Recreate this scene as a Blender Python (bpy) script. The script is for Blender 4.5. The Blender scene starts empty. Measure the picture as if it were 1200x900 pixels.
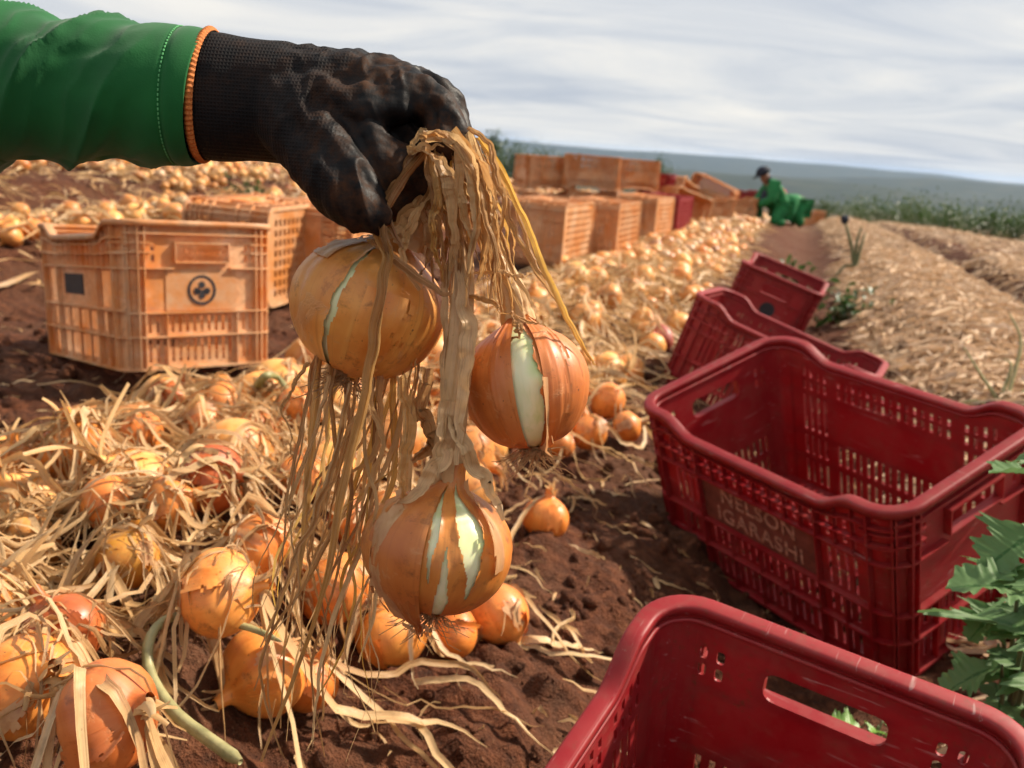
import bpy, bmesh, math, random
import numpy as np
from mathutils import Vector, Matrix
R = math.radians
random.seed(7); RNG = np.random.default_rng(7)
scene = bpy.context.scene
COL = scene.collection

# ------------------------------------------------------------------ camera
FPX, CAMZ, ROLL, HY = 1100.0, 0.62, R(4.4), 166.0
_p = math.atan((450 - HY) * math.cos(ROLL) / FPX)
FW = np.array([0, math.cos(_p), -math.sin(_p)])
_u0 = np.array([0, math.sin(_p), math.cos(_p)]); _r0 = np.array([1.0, 0, 0])
RT = _r0 * math.cos(ROLL) + _u0 * math.sin(ROLL)
UP = _u0 * math.cos(ROLL) - _r0 * math.sin(ROLL)
CAMP = np.array([0, 0, CAMZ])
cd = bpy.data.cameras.new('camera'); cam = bpy.data.objects.new('camera', cd); COL.objects.link(cam)
cd.sensor_width = 36; cd.lens = 36 * FPX / 1200; cd.clip_start = 0.02; cd.clip_end = 60000
M = Matrix.Identity(4)
for i in range(3):
    M[i][0] = RT[i]; M[i][1] = UP[i]; M[i][2] = -FW[i]; M[i][3] = CAMP[i]
cam.matrix_world = M
cd.dof.use_dof = True; cd.dof.focus_distance = 0.61; cd.dof.aperture_fstop = 10.5
scene.camera = cam

# ------------------------------------------------------------------ sky, sun, exposure
SUN_AZ, SUN_EL = R(66), R(42)          # azimuth measured from +Y towards +X
w = bpy.data.worlds.new('World'); scene.world = w; w.use_nodes = True
nt = w.node_tree; nt.nodes.clear()
def wn(t, **k):
    n = nt.nodes.new(t)
    for a, b in k.items(): setattr(n, a, b)
    return n
out = wn('ShaderNodeOutputWorld'); bg = wn('ShaderNodeBackground'); bg.inputs[1].default_value = 0.1
sky = wn('ShaderNodeTexSky', sky_type='NISHITA', sun_disc=False, sun_elevation=SUN_EL, sun_rotation=SUN_AZ)
tc = wn('ShaderNodeTexCoord'); sep = wn('ShaderNodeSeparateXYZ'); nt.links.new(tc.outputs['Generated'], sep.inputs[0])
def wm(op, a, b=None, c=None):
    n = wn('ShaderNodeMath', operation=op)
    for i, v in enumerate((a, b, c)):
        if v is None: continue
        if isinstance(v, (int, float)): n.inputs[i].default_value = v
        else: nt.links.new(v, n.inputs[i])
    return n.outputs[0]
zz = wm('ADD', wm('MAXIMUM', sep.outputs[2], 0.0), 0.10)
cx = wm('DIVIDE', sep.outputs[0], zz); cy = wm('DIVIDE', sep.outputs[1], zz)
comb = wn('ShaderNodeCombineXYZ'); nt.links.new(wm('MULTIPLY', cx, 0.60), comb.inputs[0]); nt.links.new(cy, comb.inputs[1])
no = wn('ShaderNodeTexNoise'); no.inputs['Scale'].default_value = 0.85; no.inputs['Detail'].default_value = 7; no.inputs['Roughness'].default_value = 0.58; no.inputs['Distortion'].default_value = 0.9
nt.links.new(comb.outputs[0], no.inputs['Vector'])
cr = wn('ShaderNodeValToRGB'); nt.links.new(no.outputs[0], cr.inputs[0])
cr.color_ramp.elements[0].position = 0.30; cr.color_ramp.elements[0].color = (3.3, 3.6, 4.15, 1)
cr.color_ramp.elements[1].position = 0.66; cr.color_ramp.elements[1].color = (5.9, 5.7, 5.35, 1)
e = cr.color_ramp.elements.new(0.48); e.color = (4.5, 4.62, 4.8, 1)
mx = wn('ShaderNodeMixRGB'); mx.inputs[0].default_value = 0.96
nt.links.new(sky.outputs[0], mx.inputs[1]); nt.links.new(cr.outputs[0], mx.inputs[2])
nt.links.new(mx.outputs[0], bg.inputs[0]); nt.links.new(bg.outputs[0], out.inputs[0])

sl = bpy.data.lights.new('sun', 'SUN'); so = bpy.data.objects.new('sun', sl); COL.objects.link(so)
sl.energy = 5.0; sl.angle = R(3.0); sl.color = (1.0, 0.88, 0.72)
SUN = Vector((math.sin(SUN_AZ) * math.cos(SUN_EL), math.cos(SUN_AZ) * math.cos(SUN_EL), math.sin(SUN_EL)))
so.rotation_euler = SUN.to_track_quat('Z', 'Y').to_euler(); so.location = SUN * 30
vs = scene.view_settings; vs.view_transform = 'Standard'; vs.look = 'None'; vs.exposure = 0.68; vs.gamma = 1; vs.use_curve_mapping = False
scene.cycles.use_denoising = True; scene.cycles.max_bounces = 5; scene.cycles.volume_bounces = 0; scene.cycles.diffuse_bounces = 3; scene.cycles.glossy_bounces = 2; scene.cycles.transmission_bounces = 3
scene.cycles.transparent_max_bounces = 6; scene.cycles.caustics_reflective = False; scene.cycles.caustics_refractive = False
scene.cycles.use_adaptive_sampling = True; scene.cycles.adaptive_threshold = 0.03

# ------------------------------------------------------------------ helpers
def ray(x, y): return FW + RT * ((x - 600) / FPX) + UP * ((450 - y) / FPX)
def px(x, y, d): return CAMP + ray(x, y) * d                      # photo pixel at a given distance along the lens axis
def atz(x, y, z):
    d = ray(x, y); return CAMP + d * ((z - CAMZ) / d[2])
def depth(P): return float((np.asarray(P) - CAMP) @ FW)
ROWA = R(16); CA, SA = math.cos(ROWA), math.sin(ROWA)
def uv(x, y): return x * CA - y * SA, x * SA + y * CA
def xy(u, v): return u * CA + v * SA, -u * SA + v * CA
def sstep(a, b, x):
    t = np.clip((x - a) / (b - a), 0, 1); return t * t * (3 - 2 * t)
def _h(ix, iy, s):
    n = (ix.astype(np.int64) * 374761393 + iy.astype(np.int64) * 668265263 + s * 1274126177) & 0x7fffffff
    n = ((n ^ (n >> 13)) * 1274126177) & 0x7fffffff
    return ((n ^ (n >> 16)) & 0xffff) / 65535.0
def vno(x, y, s=0):
    x = np.asarray(x, float); y = np.asarray(y, float)
    ix = np.floor(x); iy = np.floor(y); fx = x - ix; fy = y - iy
    fx = fx * fx * (3 - 2 * fx); fy = fy * fy * (3 - 2 * fy)
    a = _h(ix, iy, s); b = _h(ix + 1, iy, s); c = _h(ix, iy + 1, s); d = _h(ix + 1, iy + 1, s)
    return (a * (1 - fx) + b * fx) * (1 - fy) + (c * (1 - fx) + d * fx) * fy
def fbm(x, y, s=0, o=4):
    r = 0; a = 0.5
    for i in range(o):
        r = r + a * (vno(x, y, s + i) - 0.5); x = x * 2.03; y = y * 2.03; a *= 0.5
    return r

def link(o, parent=None):
    COL.objects.link(o)
    if parent: o.parent = parent
    return o
def tag(o, label=None, cat=None, group=None, kind=None):
    if label: o['label'] = label
    if cat: o['category'] = cat
    if group: o['group'] = group
    if kind: o['kind'] = kind
    return o
def empty(name, loc=(0, 0, 0), rot=None):
    o = bpy.data.objects.new(name, None); o.empty_display_size = 0.05
    if rot is not None:
        m = Matrix([list(rot[i]) + [0] for i in range(3)] + [[0, 0, 0, 1]]); m.translation = Vector(loc); o.matrix_world = m
    else: o.location = loc
    return link(o)
def npmesh(name, V, F, mat=None, smooth=True, uvs=None):
    """V (n,3) array; F list/array of faces (quads or tris, one size)."""
    me = bpy.data.meshes.new(name); V = np.asarray(V, np.float32).reshape(-1, 3); F = np.asarray(F, np.int32)
    k = F.shape[1]; me.vertices.add(len(V)); me.vertices.foreach_set('co', V.ravel())
    tot = np.full(len(F), k, np.int32); flat_ = F.ravel()
    if k == 4:
        dg = F[:, 2] == F[:, 3]; tot[dg] = 3; kp = np.ones(F.shape, bool); kp[dg, 3] = False; flat_ = F[kp]
    me.loops.add(len(flat_)); me.loops.foreach_set('vertex_index', np.ascontiguousarray(flat_))
    me.polygons.add(len(F)); me.polygons.foreach_set('loop_start', np.concatenate([[0], np.cumsum(tot)[:-1]]).astype(np.int32))
    me.polygons.foreach_set('loop_total', tot)
    me.polygons.foreach_set('use_smooth', np.full(len(F), smooth, bool))
    me.update(calc_edges=True)
    if uvs is not None:
        me.uv_layers.new(name='UVMap').data.foreach_set('uv', np.asarray(uvs, np.float32)[flat_].ravel())
    if mat: me.materials.append(mat)
    return me
def obj(name, me, parent=None, loc=None):
    o = bpy.data.objects.new(name, me)
    if loc is not None: o.location = loc
    return link(o, parent)
def gridfaces(n, m, wrap_n=False, wrap_m=False, base=0):
    i, j = np.meshgrid(np.arange(n if wrap_n else n - 1), np.arange(m if wrap_m else m - 1), indexing='ij')
    i2 = (i + 1) % n; j2 = (j + 1) % m
    return (np.stack([i * m + j, i2 * m + j, i2 * m + j2, i * m + j2], -1).reshape(-1, 4) + base)
def unit(a): return a / np.maximum(np.linalg.norm(a, axis=-1, keepdims=True), 1e-9)
def catmull(P, n):
    P = np.asarray(P, float); k = len(P); Q = np.vstack([2 * P[0] - P[1], P, 2 * P[-1] - P[-2]])
    t = np.linspace(0, k - 1 - 1e-6, n); i = t.astype(int); f = (t - i)[:, None]
    a, b, c, d = Q[i], Q[i + 1], Q[i + 2], Q[i + 3]
    return 0.5 * (2 * b + (c - a) * f + (2 * a - 5 * b + 4 * c - d) * f ** 2 + (3 * b - a - 3 * c + d) * f ** 3)
def ribbons(P, W, face=None, twist=None, crease=0.25, across=3, pleat=0.):
    """P (n,k,3) paths, W (n,k) widths -> verts, quads. Each ribbon is creased lengthways."""
    P = np.asarray(P, float); n, k, _ = P.shape
    T = unit(np.gradient(P, axis=1))
    up = np.zeros_like(P); up[...] = (0, 0, 1) if face is None else face
    S = unit(np.cross(T, up + 1e-4)); Nn = unit(np.cross(S, T))
    if twist is not None:
        c, s = np.cos(twist)[..., None], np.sin(twist)[..., None]; S, Nn = S * c + Nn * s, Nn * c - S * s
    js = np.linspace(-1, 1, across)
    V = P[:, :, None, :] + S[:, :, None, :] * (js[None, None, :, None] * W[:, :, None, None] * .5) + \
        Nn[:, :, None, :] * ((np.abs(js) - .5)[None, None, :, None] * (crease * W)[:, :, None, None])
    if pleat:      # uneven lengthways pleats, different on every leaf
        rg_ = np.random.default_rng(n * 7 + int(abs(P[0, 0, 0]) * 1e5) % 9973); a_ = rg_.normal(0, pleat, (n, 1, across)); b_ = rg_.normal(0, pleat, (n, 1, across)); tt_ = np.linspace(0, 1, k)[None, :, None]
        V = V + Nn[:, :, None, :] * ((a_ * (1 - tt_) + b_ * tt_) * W[:, :, None])[..., None]
    g = gridfaces(k, across)
    F = (g[None] + (np.arange(n) * k * across)[:, None, None]).reshape(-1, 4)
    return V.reshape(-1, 3), F
def ruv(n, k, across):
    a, b, c = np.meshgrid(np.arange(n) * 1.618, np.linspace(0, 1, k), np.linspace(0, 1, across), indexing='ij'); return np.stack([a % 17 + c * .2, b + a % 7], -1).reshape(-1, 2)
def rotv(v):
    v = np.asarray(v, float); a = np.linalg.norm(v)
    return np.array(Matrix.Rotation(a, 3, Vector(v))) if a > 1e-9 else np.eye(3)
def tubes(P, r, sides=6):
    """P (k,3), r (k) -> closed-ended tube verts, quads"""
    P = np.asarray(P, float); k = len(P); T = unit(np.gradient(P, axis=0))
    ref = np.array([0.3, 0.2, 1.0]) if abs(T[0][2]) < .8 else np.array([1.0, .2, .1])
    S = unit(np.cross(T, ref)); Nn = np.cross(S, T); a = np.linspace(0, 2 * np.pi, sides, endpoint=False)
    V = P[:, None] + (S[:, None] * np.cos(a)[None, :, None] + Nn[:, None] * np.sin(a)[None, :, None]) * np.asarray(r, float)[:, None, None]
    return V.reshape(-1, 3), gridfaces(k, sides, wrap_m=True)
class MB:
    """collects quads"""
    def __init__(s): s.V = []; s.F = []; s.n = 0
    def add(s, V, F):
        V = np.asarray(V, float).reshape(-1, 3); F = np.asarray(F, int)
        if F.shape[1] == 3: F = np.hstack([F, F[:, 2:]])
        s.V.append(V); s.F.append(F + s.n); s.n += len(V); return s
    def box(s, c, d, Rm=None):
        q = np.array([[i, j, k] for i in (-.5, .5) for j in (-.5, .5) for k in (-.5, .5)]) * np.asarray(d)
        if Rm is not None: q = q @ np.asarray(Rm).T
        return s.add(q + np.asarray(c), [[0, 1, 3, 2], [4, 6, 7, 5], [0, 4, 5, 1], [2, 3, 7, 6], [0, 2, 6, 4], [1, 5, 7, 3]])
    def build(s, name, mat, parent=None, smooth=False):
        me = npmesh(name, np.vstack(s.V), np.vstack(s.F), mat, smooth)
        return obj(name, me, parent)
    def mesh(s, name, mat, smooth=False): return npmesh(name, np.vstack(s.V), np.vstack(s.F), mat, smooth)

# ------------------------------------------------------------------ materials
class NT:
    def __init__(s, name):
        s.m = bpy.data.materials.new(name); s.m.use_nodes = True; s.t = s.m.node_tree; s.t.nodes.clear()
        s.out = s.t.nodes.new('ShaderNodeOutputMaterial')
    def n(s, typ, props=None, **inp):
        n = s.t.nodes.new('ShaderNode' + typ)
        for a, b in (props or {}).items(): setattr(n, a, b)
        for k, v in inp.items():
            key = int(k[1:]) if k[0] == 'i' and k[1:].isdigit() else k.replace('_', ' ')
            s.set(n.inputs[key], v)
        return n
    def set(s, sock, v):
        if hasattr(v, 'outputs'): v = v.outputs[0]
        if isinstance(v, bpy.types.NodeSocket): s.t.links.new(v, sock)
        elif isinstance(v, tuple) and len(v) == 3 and sock.type == 'RGBA': sock.default_value = (*v, 1)
        else: sock.default_value = v
    def math(s, op, a, b=None, clamp=False):
        n = s.n('Math', {'operation': op, 'use_clamp': clamp}, i0=a)
        if b is not None: s.set(n.inputs[1], b)
        return n.outputs[0]
    def ramp(s, fac, stops):
        n = s.n('ValToRGB', Fac=fac); el = n.color_ramp.elements
        while len(el) < len(stops): el.new(0.5)
        for e_, (p_, c_) in zip(el, stops): e_.position = p_; e_.color = (*c_, 1) if len(c_) == 3 else c_
        return n.outputs[0]
    def fr(s, fac, a, b): return s.ramp(fac, [(a, (0, 0, 0)), (b, (1, 1, 1))])
    def mix(s, fac, a, b, typ='MIX'): return s.n('MixRGB', {'blend_type': typ}, Fac=fac, Color1=a, Color2=b).outputs[0]
    def noise(s, vec, scale, detail=4, rough=.55, dist=0, w=None):
        n = s.n('TexNoise', {'noise_dimensions': '4D'} if w is not None else None, Vector=vec, Scale=scale, Detail=detail, Roughness=rough, Distortion=dist)
        if w is not None: s.set(n.inputs['W'], w)
        return n.outputs[0]
    def coord(s, k='Object'): return s.n('TexCoord').outputs[k]
    def scale(s, v, sc): return s.n('Mapping', Vector=v, Scale=sc).outputs[0]
    def bump(s, h, st, dist=.002, nrm=None):
        n = s.n('Bump', Height=h, Strength=st, Distance=dist)
        if nrm is not None: s.set(n.inputs['Normal'], nrm)
        return n.outputs[0]
    def rnd(s): return s.n('ObjectInfo').outputs['Random']
    def island(s):
        g = s.n('NewGeometry').outputs['Random Per Island']
        return s.math('FRACT', s.math('ADD', g, s.math('MULTIPLY', s.rnd(), 3.7)))
    def finish(s, col, rough=.6, nrm=None, trans=0, tcol=None, spec=.5, coat=0, sheen=0, sss=0):
        b = s.n('BsdfPrincipled', Base_Color=col, Roughness=rough)
        b.inputs['Specular IOR Level'].default_value = spec
        if coat: b.inputs['Coat Weight'].default_value = coat; b.inputs['Coat Roughness'].default_value = .25
        if sheen: b.inputs['Sheen Weight'].default_value = sheen
        if sss: b.inputs['Subsurface Weight'].default_value = sss; b.inputs['Subsurface Radius'].default_value = (.01, .004, .002); b.inputs['Subsurface Scale'].default_value = .5
        if nrm is not None: s.set(b.inputs['Normal'], nrm)
        if trans:
            t = s.n('BsdfTranslucent', Color=tcol if tcol is not None else col)
            m = s.n('MixShader', Fac=trans, i1=b, i2=t); s.t.links.new(m.outputs[0], s.out.inputs[0])
        else: s.t.links.new(b.outputs[0], s.out.inputs[0])
        return s.m
MAT = {}
def m_soil():
    s = NT('soil'); c = s.coord(); pos = s.n('NewGeometry').outputs['Position']
    a = s.noise(c, 3, 6, .6); b = s.noise(c, 45, 5, .65); f = s.noise(c, 260, 3, .6)
    col = s.ramp(b, [(.28, (.034, .010, .004)), (.5, (.095, .029, .011)), (.72, (.18, .062, .026))])
    col = s.mix(s.fr(a, .45, .75), col, (.12, .055, .028))
    col = s.mix(s.math('MULTIPLY', s.fr(f, .60, .72), .5), col, (.25, .13, .07))
    r = s.n('VectorMath', {'operation': 'LENGTH'}, i0=pos).outputs['Value']
    veg = s.ramp(s.noise(s.scale(pos, (.004, .004, .004)), 1, 7, .6), [(.35, (.008, .016, .010)), (.5, (.015, .026, .014)), (.62, (.032, .038, .02))])
    dry = s.ramp(s.noise(pos, .9, 5, .6), [(.4, (.13, .06, .03)), (.6, (.30, .20, .11))])
    far = s.n('MapRange', Value=r, From_Min=13.0, From_Max=26.0).outputs[0]
    vf = s.n('MapRange', Value=r, From_Min=45.0, From_Max=70.0).outputs[0]
    col = s.mix(s.mix(vf, s.mix(far, (0, 0, 0), (.8, .8, .8)), (1, 1, 1)), col, s.mix(vf, dry, veg))
    h = s.math('ADD', s.math('MULTIPLY', b, 1.0), s.math('MULTIPLY', f, .35))
    return s.finish(col, .92, s.bump(h, 1.0, .02), spec=.25)
def m_straw(name, stops, trans=.3, spots=True, rough=.42):
    s = NT(name); c = s.coord(); isl = s.island(); uvc = s.coord('UV')
    col = s.ramp(isl, stops)
    n = s.noise(c, 45, 3, .6); col = s.mix(s.math('MULTIPLY', s.fr(n, .50, .75), .55), col, (.16, .065, .024))
    n2 = s.noise(c, 15, 2, .6); col = s.mix(s.math('MULTIPLY', s.fr(n2, .5, .75), .22), col, (.72, .52, .32))
    fib = s.noise(s.scale(uvc, (32, 1.6, 1)), 1.0, 3, .65); col = s.mix(s.math('MULTIPLY', s.fr(fib, .52, .66), .75), col, (.15, .065, .025)); col = s.mix(s.math('MULTIPLY', s.fr(fib, .46, .32), .30), col, (.82, .55, .25))
    if spots:
        n3 = s.noise(c, 190, 3, .7); col = s.mix(s.math('MULTIPLY', s.fr(n3, .66, .78), .6), col, (.07, .03, .015))
    return s.finish(col, rough, s.bump(s.math('ADD', fib, n), .6, .002), trans=trans, spec=.45)
def m_onion(name, stops, hero=False):
    s = NT(name); c = s.coord(); r = s.rnd(); oi = s.n('ObjectInfo')
    sx = s.n('SeparateXYZ', i0=c); flat = s.n('CombineXYZ', i0=sx.outputs[0], i1=sx.outputs[1], i2=0.0)
    d = s.n('VectorMath', {'operation': 'NORMALIZE'}, i0=flat).outputs[0]
    zc = s.math('MULTIPLY', sx.outputs[2], 9.0); dd = s.n('SeparateXYZ', i0=d)
    v = s.n('CombineXYZ', i0=dd.outputs[0], i1=dd.outputs[1], i2=zc).outputs[0]
    wv = s.math('MULTIPLY', r, 40.0)
    big = s.noise(c, 16, 4, .6, .6, wv)
    st = s.noise(s.scale(v, (3.2, 3.2, .6)), 1.0, 3, .6, .25, wv); fine = s.noise(s.scale(v, (20, 20, .8)), 1.0, 2, .6, .2, wv)
    base = s.ramp(s.math('ADD', s.math('MULTIPLY', big, .7), s.math('MULTIPLY', st, .3)), stops)
    base = s.mix(s.math('MULTIPLY', s.fr(fine, .56, .74), .28), base, (.30, .085, .02))
    pap = s.noise(c, 24, 5, .65, 1.2, wv); base = s.mix(s.math('MULTIPLY', s.fr(pap, .57, .62), .55), base, (.62, .34, .15))
    drt = s.noise(c, 55, 5, .72, .4, wv); base = s.mix(s.math('MULTIPLY', s.fr(drt, .55, .70), .75), base, (.14, .05, .02))
    brn = s.noise(c, 11, 3, .6, .5, s.math('ADD', wv, 7.0)); base = s.mix(s.math('MULTIPLY', s.fr(brn, .48, .66), .55), base, (.38, .12, .03))
    sp = s.noise(c, 330, 2, .6, 0, wv); base = s.mix(s.math('MULTIPLY', s.fr(sp, .68, .74), .8), base, (.05, .02, .01))
    base = s.mix(1.0, base, oi.outputs['Color'], 'MULTIPLY')
    rg = s.math('ADD', .28, s.math('MULTIPLY', pap, .40))
    h = s.math('ADD', s.math('MULTIPLY', fine, .25), s.math('ADD', s.math('MULTIPLY', st, .4), s.math('MULTIPLY', s.fr(pap, .60, .66), .6)))
    return s.finish(base, rg, s.bump(h, .28, .002), coat=.06, spec=.5, sss=.08 if hero else 0)
def m_flesh():
    s = NT('onion_flesh'); c = s.coord(); sx = s.n('SeparateXYZ', i0=c)
    flat = s.n('CombineXYZ', i0=sx.outputs[0], i1=sx.outputs[1], i2=s.math('MULTIPLY', sx.outputs[2], .08)).outputs[0]
    st = s.noise(flat, 120, 3, .6); b = s.noise(c, 18, 3)
    col = s.ramp(b, [(.3, (.62, .66, .30)), (.55, (.80, .78, .50)), (.75, (.45, .60, .14))])
    col = s.mix(s.math('MULTIPLY', s.fr(st, .5, .7), .45), col, (.42, .56, .16))
    return s.finish(col, .3, s.bump(st, .2, .001), coat=.2, sss=.15)
def m_plastic(name, col, dusty, worn, transl=.14, dust=.5):
    s = NT(name); c = s.coord(); r = s.rnd(); wv = s.math('MULTIPLY', r, 20.0)
    n = s.noise(c, 7, 5, .65, .5, wv); n2 = s.noise(c, 40, 5, .7, 0, wv); sc = s.noise(s.scale(c, (9, 120, 90)), 1.0, 3, .6, 1.5, wv)
    base = s.mix(s.fr(n, .40, .68), col, worn)
    base = s.mix(s.math('MULTIPLY', s.fr(n2, .48, .72), dust), base, dusty)
    base = s.mix(s.math('MULTIPLY', s.fr(sc, .62, .72), .45), base, (.75, .55, .5))
    mud = s.noise(c, 110, 4, .7, 0, wv); base = s.mix(s.math('MULTIPLY', s.math('MULTIPLY', s.fr(mud, .56, .66), s.fr(n, .45, .6)), .75), base, (.17, .07, .035))
    base = s.mix(s.math('MULTIPLY', r, .18), base, (.04, .01, .01))
    pt = s.fr(s.n('NewGeometry').outputs['Pointiness'], .53, .66); base = s.mix(s.math('MULTIPLY', s.math('MULTIPLY', pt, s.fr(n2, .48, .62)), .40), base, worn)
    rg = s.math('ADD', .30, s.math('MULTIPLY', n2, .35))
    return s.finish(base, rg, s.bump(n2, .12, .001), trans=transl, tcol=col, spec=.45)
def m_simple(name, col, rough=.6, var=.3, scale=60, trans=0, spec=.4, bump=.2, sheen=0, coat=0):
    s = NT(name); c = s.coord(); n = s.noise(c, scale, 4, .6)
    dark = tuple(x * (1 - var) for x in col); lite = tuple(min(1, x * (1 + var)) for x in col)
    return s.finish(s.ramp(n, [(.3, dark), (.7, lite)]), rough, s.bump(n, bump, .002), trans=trans, spec=spec, sheen=sheen, coat=coat)
def m_leaf(name, a, b, trans=.35):
    s = NT(name); c = s.coord(); isl = s.island(); n = s.noise(c, 50, 4, .6)
    col = s.mix(isl, a, b); col = s.mix(s.fr(n, .45, .75), col, tuple(x * .55 for x in a))
    return s.finish(col, .42, s.bump(n, .3, .003), trans=trans, spec=.45)
def m_glove():
    s = NT('glove_fabric'); c = s.coord(); sx = s.n('SeparateXYZ', i0=c)
    g1 = s.math('SINE', s.math('MULTIPLY', sx.outputs[0], 2900.0)); g2 = s.math('SINE', s.math('MULTIPLY', sx.outputs[2], 2900.0))
    knit = s.math('MAXIMUM', g1, g2)
    palm = s.n('MapRange', Value=sx.outputs[0], From_Min=.065, From_Max=.11).outputs[0]
    n = s.noise(c, 28, 6, .68, .6); n2 = s.noise(c, 130, 5, .7)
    base = s.mix(s.math('MULTIPLY', s.fr(knit, .2, 1.0), .4), (.0035, .0035, .004), (.016, .013, .014))
    base = s.mix(palm, base, (.0045, .0045, .005))
    dm = s.math('MULTIPLY', s.fr(n, .42, .62), s.fr(n2, .35, .60)); base = s.mix(s.math('MULTIPLY', dm, s.math('ADD', .30, s.math('MULTIPLY', palm, .7))), base, (.060, .026, .012))
    h = s.math('ADD', s.math('MULTIPLY', knit, s.math('SUBTRACT', .35, s.math('MULTIPLY', palm, .33))), s.math('MULTIPLY', n2, .6))
    rg = s.mix(palm, (.75, .75, .75), s.mix(dm, (.5, .5, .5), (.9, .9, .9)))
    return s.finish(base, rg, s.bump(h, .55, .0012), spec=.16)
def m_sleeve():
    s = NT('green_cloth'); c = s.coord(); n = s.noise(c, 14, 4); f = s.noise(c, 900, 2)
    col = s.ramp(n, [(.3, (.003, .080, .018)), (.7, (.008, .135, .028))])
    return s.finish(col, .78, s.bump(f, .25, .0006), sheen=.15, spec=.25, trans=.08)
TAN = [(0, (.70, .43, .20)), (.2, (.50, .27, .10)), (.4, (.78, .55, .30)), (.58, (.32, .15, .05)), (.8, (.62, .38, .16)), (1, (.74, .55, .33))]
MAT['soil'] = m_soil()
MAT['straw'] = m_straw('dry_leaf', TAN)
MAT['straw_hero'] = m_straw('dry_leaf_near', [(0, (.74, .42, .14)), (.14, (.28, .10, .025)), (.3, (.72, .44, .18)), (.44, (.38, .16, .045)), (.58, (.88, .52, .07)), (.72, (.32, .13, .035)), (.86, (.80, .58, .30)), (1, (.52, .25, .07))], .48)
MAT['stem'] = m_straw('dry_stem', [(0, (.56, .33, .16)), (1, (.66, .44, .23))], .15)
MAT['litter'] = m_straw('leaf_litter', [(0, (.60, .42, .29)), (.35, (.68, .50, .37)), (.6, (.46, .29, .18)), (.8, (.70, .54, .42)), (1, (.55, .37, .24))], .2, False, .75)
GOLD = [(.25, (.44, .14, .03)), (.42, (.66, .27, .055)), (.55, (.80, .42, .12)), (.72, (.72, .32, .08))]
MAT['onion'] = m_onion('onion_skin', GOLD)
MAT['onion_hero'] = m_onion('onion_skin_golden', [(.25, (.42, .11, .015)), (.40, (.66, .23, .035)), (.54, (.78, .37, .085)), (.70, (.66, .20, .03))], True)
MAT['onion_red'] = m_onion('onion_skin_copper', [(.25, (.33, .085, .018)), (.42, (.48, .15, .03)), (.55, (.58, .21, .05)), (.72, (.66, .33, .11))], True)
MAT['flesh'] = m_flesh()
MAT['root'] = m_simple('dry_roots', (.38, .22, .10), .8, .4, 200, .2)
MAT['red'] = m_plastic('red_plastic', (.36, .010, .016), (.32, .09, .065), (.45, .045, .045), .30, .55)
MAT['orange'] = m_plastic('faded_orange_plastic', (.72, .27, .065), (.32, .13, .06), (.88, .58, .34), .16, .55)
MAT['glove'] = m_glove(); MAT['sleeve'] = m_sleeve()
MAT['trim'] = m_simple('orange_knit', (.50, .15, .03), .8, .4, 700)
MAT['thread'] = m_simple('thread', (.10, .38, .14), .7)
MAT['ink'] = m_simple('dark_print', (.018, .016, .02), .6)
MAT['letter'] = m_simple('worn_pale_print', (.40, .19, .13), .7, .6, 120)
MAT['plate'] = m_simple('dirty_label_panel', (.17, .045, .03), .6, .35, 40)
s_ = NT('weed_leaf'); u_ = s_.n('SeparateXYZ', i0=s_.coord('UV')); du = s_.math('ABSOLUTE', s_.math('SUBTRACT', u_.outputs[0], .5))
vein = s_.math('MAXIMUM', s_.fr(du, .035, .0), s_.math('MULTIPLY', s_.fr(s_.math('SINE', s_.math('ADD', s_.math('MULTIPLY', u_.outputs[1], 48.0), s_.math('MULTIPLY', du, -34.0))), .86, 1.0), .7)); n_ = s_.noise(s_.coord(), 45, 4)
MAT['weed'] = s_.finish(s_.mix(s_.math('MULTIPLY', vein, .45), s_.mix(n_, s_.mix(s_.island(), (.045, .13, .035), (.085, .20, .05)), (.06, .15, .045)), (.22, .34, .14)), .58, s_.bump(s_.math('ADD', n_, s_.math('MULTIPLY', vein, -.6)), .5, .003), trans=.38, spec=.3)
MAT['sprout'] = m_leaf('sprout_leaf', (.14, .32, .04), (.24, .42, .09))
MAT['gonion'] = m_leaf('green_onion_leaf', (.34, .32, .13), (.42, .38, .18), .15)
MAT['bush'] = m_leaf('bush_leaf', (.030, .070, .018), (.075, .13, .035))
MAT['stalk'] = m_simple('stalk', (.11, .12, .05), .7)
MAT['cloth_green'] = m_simple('green_workwear', (.012, .16, .045), .8, .3, 25)
MAT['cloth_navy'] = m_simple('navy_cloth', (.012, .016, .03), .8, .3, 40)
MAT['cloth_red'] = m_simple('red_cloth', (.50, .012, .03), .8, .2, 40)
MAT['skin'] = m_simple('skin', (.20, .09, .05), .5, .15, 60)

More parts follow.
